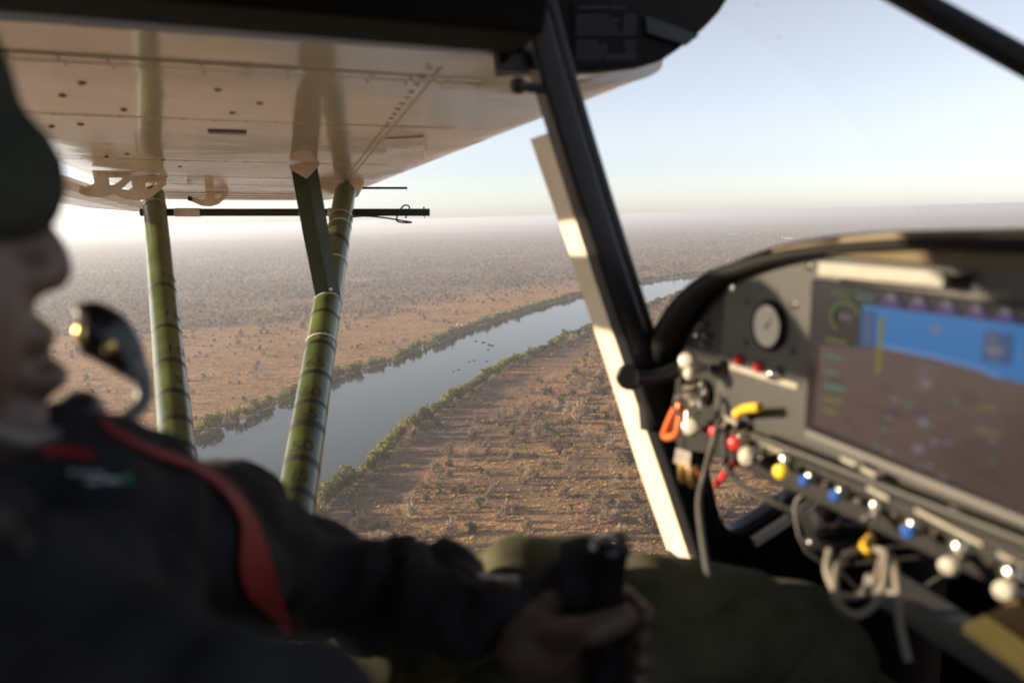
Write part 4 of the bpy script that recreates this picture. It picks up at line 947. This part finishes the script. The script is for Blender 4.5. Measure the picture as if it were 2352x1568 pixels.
# ================================================================ RIVER TREES, BUSH, GRASS
def leafy(seed, w, h, n_cl, per, size, low=.15):
    R_ = np.random.default_rng(seed); V, Fc = [], []
    for c in range(n_cl):
        th = R_.uniform(0,2*math.pi); rr_ = math.sqrt(R_.uniform(0,1))*.8; zc = R_.uniform(low,.86)
        k = math.sqrt(max(.05,1-((zc-.48)/.56)**2)); ctr = np.array([math.cos(th)*rr_*k*w/2, math.sin(th)*rr_*k*w/2, zc*h]); cr = w*R_.uniform(.13,.22)
        for i in range(per):
            d = nrm(R_.normal(size=3)); p = ctr+d*cr*R_.uniform(.6,1.05)*np.array([1,1,.8]); n_ = nrm(d+R_.normal(size=3)*.6+np.array([0,0,.3]))
            s,u = frame(n_,(0,0,1)); a = R_.uniform(0,6.28); s,u = s*math.cos(a)+u*math.sin(a), -s*math.sin(a)+u*math.cos(a); z_ = size*R_.uniform(.6,1.3)
            b = len(V); V += [p-s*z_*.6,p-u*z_*.4,p+s*z_*.6,p+u*z_*.4]; Fc.append([b,b+1,b+2,b+3])
    return np.array(V), Fc
def trunkish(seed, h, r, n=5, spread=.35):
    R_ = np.random.default_rng(seed); parts = [tube([(0,0,-.3),(R_.normal()*.05*h*.3,R_.normal()*.05*h*.3,h*.25),(R_.normal()*.05*h,R_.normal()*.05*h,h*.6)],[r,r*.8,r*.4],6,k=2)]
    for i in range(n):
        a = R_.uniform(0,6.28); parts.append(tube([(0,0,h*.2+.03*i*h),(math.cos(a)*h*spread*.5,math.sin(a)*h*spread*.5,h*.5),(math.cos(a)*h*spread,math.sin(a)*h*spread,h*.78)],[r*.5,r*.35,r*.12],5,k=2))
    return join(*parts)
def twiggy(seed, w, h, n):
    R_ = np.random.default_rng(seed); V, Fc = [], []
    for i in range(n):
        a = R_.uniform(0,6.28); el = R_.uniform(.15,1.45); ln = R_.uniform(.35,1.0); d = np.array([math.cos(a)*math.cos(el)*w*.5,math.sin(a)*math.cos(el)*w*.5,math.sin(el)*h])*ln
        p = d*R_.uniform(.45,.75); q = d+R_.normal(size=3)*.10*w; s = nrm(np.cross(q-p,R_.normal(size=3)))*R_.uniform(.05,.10)
        b = len(V); V += [p-s,p+s,q+s*.3,q-s*.3]; Fc.append([b,b+1,b+2,b+3])
        if i%2 == 0:
            c = d*R_.uniform(.75,1.0)+R_.normal(size=3)*.1*w; s1 = nrm(R_.normal(size=3))*R_.uniform(.10,.24); s2 = nrm(np.cross(s1,R_.normal(size=3)))*R_.uniform(.08,.2)
            b = len(V); V += [c-s1,c-s2,c+s1,c+s2]; Fc.append([b,b+1,b+2,b+3])
    return np.array(V), Fc
def tussock(seed, n=11):
    R_ = np.random.default_rng(seed); V, Fc = [], []
    for i in range(n):
        a = R_.uniform(0,6.28); ln = R_.uniform(.35,.8); d = np.array([math.cos(a),math.sin(a),0]); s = np.array([-d[1],d[0],0])*R_.uniform(.10,.2); o_ = d*R_.uniform(0,.25)
        b = len(V); V += [o_-s,o_+s,o_+d*ln*.7+np.array([0,0,ln*.75])+s*.2]; Fc.append([b,b+1,b+2])
    return np.array(V), Fc
def raw_mesh(name, vf, mats, mi=None):
    me = bpy.data.meshes.new(name); me.from_pydata(np.asarray(vf[0]).tolist(),[],[list(map(int,f)) for f in vf[1]])
    for m in mats: me.materials.append(MATS[m])
    if mi is not None: me.polygons.foreach_set('material_index',mi)
    me.update(); return me
KINDS = {}
def kind(key, crown, trunk, leafmat):
    n = len(crown[1]); both = join(crown,trunk)
    KINDS[key] = (raw_mesh(key+'_crown',crown,[leafmat]), raw_mesh(key+'_trunk',trunk,['bark' if leafmat != 'twig_grey' else 'twig_grey']),
                  raw_mesh(key+'_whole',both,[leafmat,'bark'],[0]*n+[1]*(len(both[1])-n)))
for i in range(4): kind('green%d'%i, leafy(20+i,7.5,7.5+.7*i,24,34,.85), trunkish(40+i,8,.28), 'leaf_green')
for i in range(3): kind('olive%d'%i, leafy(60+i,5.2,4.6,15,26,.6,.1), trunkish(80+i,4.6,.16), 'leaf_olive')
for i in range(4): kind('twig%d'%i, twiggy(100+i,5.0+.5*i,4.6+.4*i,330), trunkish(120+i,4.2,.13,6,.4), 'twig_grey')

def cam_vis(p, mx=(-60,2420), my=(380,1600)):
    c = RW.T @ (np.array([p[0],p[1],0])-EYE)
    if c[2] < 1: return None
    x, y = CX+FOC*c[0]/c[2], CY-FOC*c[1]/c[2]
    return (x,y) if mx[0] < x < mx[1] and my[0] < y < my[1] else None

# --- bank trees
bank = []
def along(pl, spacing, inward, rows, seed, maxr):
    R_ = np.random.default_rng(seed); pl = np.asarray(pl); d = np.r_[0,np.cumsum(np.linalg.norm(np.diff(pl,axis=0),axis=1))]; s = 0
    while s < d[-1]:
        i = np.searchsorted(d,s); i = min(max(i,1),len(pl)-1); p = np.array([np.interp(s,d,pl[:,0]),np.interp(s,d,pl[:,1])]); t = nrm(pl[i]-pl[i-1]); nn = np.array([-t[1],t[0]])*inward
        if np.linalg.norm(p) < maxr:
            for r in range(rows):
                if r > 0 and R_.random() < .3: continue
                q = p+nn*(1.5+r*5.0+R_.uniform(-1.5,2.5))+t*R_.uniform(-2,2)
                bank.append((q[0],q[1],R_.choice([.7,.9,1.05,1.3])*R_.uniform(.8,1.15)*(1.0 if r == 0 else .85),R_.uniform(0,6.28),inward,r))
        s += spacing*R_.uniform(.7,1.3)
along(nearb,4.4,-1,1,5,2600); along(farb,6.0,1,2,6,2600)
along(nearb,30,-1,2,9,2600)
bv = [b for b in bank if cam_vis(b) is not None]
def px_size(b): c = RW.T @ (np.array([b[0],b[1],0])-EYE); return b[2]/c[2]
def hidden(b):                                     # behind the pilot, panel or pillars
    x,y = cam_vis(b); return x < 430 or (x > 1620) or (y > 1160 and x < 760)
cand = sorted([b for b in bv if not hidden(b)], key=px_size, reverse=True)
solo = set(cand[:290])
R_ = random.Random(5)
for b in cand[:290]:
    near = b[4] < 0; k = 'green%d'%R_.randrange(4) if R_.random() < .8 else 'olive%d'%R_.randrange(3)
    sc = b[2]*(1.0 if near else 1.05)
    sz = 'tall broad' if b[2] > 1.15 else ('medium sized' if b[2] > .8 else 'small')
    kd = 'yellow green' if k.startswith('green') else 'dull olive'
    nm = sz+' '+kd+' leafy tree in the line along the '+('near' if near else 'far')+' river bank'
    t = thing('river_tree', nm, 'tree', (b[0],b[1],0), '%s %s trees lining the %s river bank'%(sz,kd,'near' if near else 'far'))
    t.rotation_euler.z = b[3]; t.scale = (sc*R_.uniform(.9,1.2),sc*R_.uniform(.9,1.2),sc)
    for part,me in (('crown',KINDS[k][0]),('trunk',KINDS[k][1])):
        o = bpy.data.objects.new(part,me); COL.objects.link(o); o.parent = t
rest_bank = [b for b in bank if b not in solo]

# --- scattered bush
def scatter(n, rmin, rmax, seed, half=.80, power=.5):
    R_ = np.random.default_rng(seed); a = R_.uniform(-half,half,n); u = R_.uniform(0,1,n); r = (rmin**(1/power)+u*(rmax**(1/power)-rmin**(1/power)))**power
    return np.stack([r*np.sin(a),r*np.cos(a)],1), R_
def vnoise(p, s, z=0): return np.array([mnoise.noise(Vector((x*s,y*s,z))) for x,y in p])
pts, R2 = scatter(25000,230,1300,31)
ins = inside(pts,river_poly); pl = inside(pts,plain_poly); clr = inside(pts,scrub_clear); nb = poly_dist(pts,nearb) < 10
dn = vnoise(pts,.011,2)+.6*vnoise(pts,.035,5)
keep = ~ins & ~nb & (R2.uniform(0,1,len(pts)) < np.clip(.50+.85*dn,0.05,1)*np.where(pl,.07+.5*np.exp(-poly_dist(pts,tlr)/80),1)*np.where(clr,.10,1))
bush = [(x,y,s,a,v) for (x,y),s,a,v in zip(pts[keep],R2.lognormal(-.24,.45,keep.sum()),R2.uniform(0,6.28,keep.sum()),R2.integers(0,100,keep.sum()))]
def solo_ok(b):
    q = cam_vis(b); return q is not None and 720 < q[0] < 1560 and q[1] < 1300 and not (q[0] > 1330+(q[1]-520)*.33 and q[0] < 1420+(q[1]-520)*.33)
bc = sorted([b for b in bush if solo_ok(b)], key=px_size, reverse=True)
bsolo = set(bc[:290])
def bkind(v): return ('twig%d'%(v%4)) if v < 84 else ('olive%d'%(v%3))
for b in bc[:290]:
    k = bkind(b[4]); dry = k.startswith('twig'); far = inside([b[:2]],plain_poly)[0] or poly_dist([b[:2]],farb)[0] < poly_dist([b[:2]],nearb)[0]
    side = 'beyond the far river bank' if far else 'on the near side of the river'
    sz = 'large' if b[2] > 1.25 else ('mid sized' if b[2] > .9 else 'low')
    t = thing('dry_bush' if dry else 'green_bush', sz+(' leafless grey brown bush standing ' if dry else ' dark olive bush still in leaf ')+side, 'bush', (b[0],b[1],0), sz+(' leafless bushes ' if dry else ' olive bushes ')+side)
    t.rotation_euler.z = b[3]; t.scale = (b[2],b[2],b[2])
    for part,me in (('crown',KINDS[k][0]),('trunk',KINDS[k][1])):
        o = bpy.data.objects.new(part,me); COL.objects.link(o); o.parent = t
rest_bush = [b for b in bush if b not in bsolo]

# --- uncountable cover: instanced stuff
def instancer(name, label, pts, scales, rots, mesh):
    me = bpy.data.meshes.new(name); P3 = np.asarray(pts,float)
    if P3.shape[1] == 2: P3 = np.c_[P3,np.zeros(len(P3))]
    me.vertices.add(len(P3)); me.vertices.foreach_set('co',P3.ravel())
    a = me.attributes.new('scl','FLOAT','POINT'); a.data.foreach_set('value',np.asarray(scales,float))
    a = me.attributes.new('rot','FLOAT','POINT'); a.data.foreach_set('value',np.asarray(rots,float))
    src = bpy.data.objects.new(name+'_source',mesh)
    ng = bpy.data.node_groups.new(name,'GeometryNodeTree'); ng.interface.new_socket('Geometry',in_out='INPUT',socket_type='NodeSocketGeometry'); ng.interface.new_socket('Geometry',in_out='OUTPUT',socket_type='NodeSocketGeometry')
    N = ng.nodes.new; Lk = ng.links.new
    gi = N('NodeGroupInput'); go = N('NodeGroupOutput'); ip_ = N('GeometryNodeInstanceOnPoints'); oi = N('GeometryNodeObjectInfo'); oi.inputs['Object'].default_value = src; oi.inputs['As Instance'].default_value = True
    na = N('GeometryNodeInputNamedAttribute'); na.data_type = 'FLOAT'; na.inputs['Name'].default_value = 'scl'
    nr = N('GeometryNodeInputNamedAttribute'); nr.data_type = 'FLOAT'; nr.inputs['Name'].default_value = 'rot'
    cx = N('ShaderNodeCombineXYZ'); Lk(nr.outputs['Attribute'],cx.inputs['Z'])
    Lk(gi.outputs[0],ip_.inputs['Points']); Lk(oi.outputs['Geometry'],ip_.inputs['Instance']); Lk(na.outputs['Attribute'],ip_.inputs['Scale']); Lk(cx.outputs[0],ip_.inputs['Rotation']); Lk(ip_.outputs[0],go.inputs[0])
    o = bpy.data.objects.new(name,me); link(o); md = o.modifiers.new('scatter','NODES'); md.node_group = ng
    tag(o,label,None,None,'stuff'); return o
for k in range(4):
    s = [b for i,b in enumerate(rest_bank) if i%4 == k]
    instancer('river_woods','green riverside woods along the banks in the distance',[(b[0],b[1]) for b in s],[b[2] for b in s],[b[3] for b in s],KINDS['green%d'%k][2])
for key in list(KINDS):
    if key.startswith('green'): continue
    s = [b for b in rest_bush if bkind(b[4]) == key]
    if s: instancer('bush_cover','scattered grey brown bush cover on the dry plain',[(b[0],b[1]) for b in s],[b[2] for b in s],[b[3] for b in s],KINDS[key][2])
pts, R2 = scatter(330000,1250,8000,47,.78,.62)
ins = inside(pts,river_poly); pl = inside(pts,plain_poly); rr_ = np.linalg.norm(pts,axis=1)
dn = vnoise(pts,.0035,2)+.6*vnoise(pts,.012,5)
keep = ~ins & (R2.uniform(0,1,len(pts)) < np.clip(.62+.8*dn,.06,1)*np.where(pl,.05+.75*np.exp(-poly_dist(pts,tlr)/(70+60*dn)),1))
pts = pts[keep]; sc = R2.lognormal(.05,.34,len(pts)); ro = R2.uniform(0,6.28,len(pts)); vv = R2.integers(0,100,len(pts))
sel = np.where(vv < 88, vv%4, 4+vv%3)
for j,key in enumerate(['twig0','twig1','twig2','twig3','olive0','olive1','olive2']):
    s = sel == j; instancer('woodland','leafless grey brown woodland spreading to the horizon' if j < 4 else 'olive trees scattered through the far woodland',pts[s],sc[s],ro[s],KINDS[key][2])
pts, R2 = scatter(400000,230,1700,53,.74,.60)
ins = inside(pts,river_poly); clr = inside(pts,scrub_clear); dn = vnoise(pts,.02,8)
keep = ~ins & (R2.uniform(0,1,len(pts)) < np.clip(.6+.9*dn,.1,1)*np.where(clr,.25,1))
pts = pts[keep]; vv = R2.integers(0,3,len(pts)); sc = R2.lognormal(.05,.45,len(pts)); ro = R2.uniform(0,6.28,len(pts))
for j in range(3):
    s = vv == j; instancer('dry_grass','tawny dry grass tussocks covering the ground by the river',pts[s],sc[s],ro[s],raw_mesh('tussock%d'%j,tussock(200+j),['dry_grass']))

# --- rocks in the river, huts
def rock(seed, r):
    R_ = np.random.default_rng(seed); v,f = ball((0,0,0),(r*R_.uniform(.8,1.4),r*R_.uniform(.7,1.1),r*.5),9,6)
    return np.array([p*(1+.35*mnoise.noise(Vector(p*1.3+seed))) for p in v]), f
for i,(px,py,r) in enumerate([(1066,776,1.3),(1093,783,1.6),(1110,786,2.2),(1122,791,2.6),(1130,793,2.4),(1121,802,1.5),(1078,830,1.6),(1089,827,1.4),(1118,829,1.4),(1053,848,1.5),(1041,852,1.2)]):
    g = G(px,py); v,f = rock(300+i,r); o = mesh_obj('river_rock', v+np.array([g[0],g[1],-.2]), f, 'rock_dark', smooth=False)
    sz = 'larger' if r > 2 else 'small'; tag(o,sz+' dark rock breaking the surface in mid river','rock',sz+' rocks in mid river')
def hut(px,py,w,l,h,rot,lab,grp):
    g = G(px,py); t = thing('hut',lab,'hut',(g[0],g[1],0),grp); t.rotation_euler.z = rot
    def loc(nm,vf,m): o = bpy.data.objects.new(nm,raw_mesh(nm,vf,[m])); COL.objects.link(o); o.parent = t
    loc('wall',box((0,0,h/2-.2),(w,l,h+.4)),'hut_wall')
    loc('roof',prism([(-w*.6,-l*.56,h),(w*.6,-l*.56,h),(0,-l*.56,h+w*.28)],(0,l*1.12,0)),'hut_roof')
    loc('door',box((w/2+.02,0,1.0),(.06,1.0,2.0)),'rock_dark')
for i,(px,py) in enumerate([(1052,747),(1062,750),(1072,752),(1114,745)]): hut(px,py,2.6,3.6,2.0,.4+i*.9,'small pale roofed hut in the camp behind the far river bank','camp huts by the river')
for i,(px,py,w) in enumerate([(1676,541,16),(1690,540,14),(1722,537,14),(1738,537,12),(1798,548,18),(1812,550,16),(1770,529,12)]): hut(px,py,w,w*2.2,4,1.2+i*.5,'long white roofed building in the far settlement among trees','white roofs of the far settlement')
# greener trees round the far settlement
R2 = np.random.default_rng(77); c0 = G(1740,543); pts = np.stack([c0[0]+R2.normal(0,420,420),c0[1]+R2.normal(0,520,420)],1)
instancer('settlement_trees','green trees clustered round the far white roofed settlement',pts,R2.uniform(.8,1.6,420),R2.uniform(0,6.28,420),KINDS['green1'][2])

# ================================================================ HAZE
def haze():
    v,f = box((0,0,0),(1,1,1)); S = 190000; z0, z1 = -12.0, ALT+1.5
    V = v*np.array([S,S,z1-z0])+np.array([0,0,(z0+z1)/2])
    m = bpy.data.materials.new('haze_air'); m.use_nodes = True; nt = m.node_tree; nt.nodes.remove(nt.nodes['Principled BSDF'])
    pv = nt.nodes.new('ShaderNodeVolumePrincipled'); pv.inputs['Color'].default_value = (.84,.89,1.0,1); pv.inputs['Density'].default_value = 1.5e-4; pv.inputs['Anisotropy'].default_value = .38
    pv.inputs['Density Attribute'].default_value = ''
    nt.links.new(pv.outputs[0], nt.nodes['Material Output'].inputs['Volume'])
    try: m.cycles.homogeneous_volume = True
    except Exception: pass
    MATS['haze_air'] = m
    o = mesh_obj('haze', V, f, 'haze_air', smooth=False); tag(o,'pale dry season haze over the plain',None,None,'stuff')
haze()
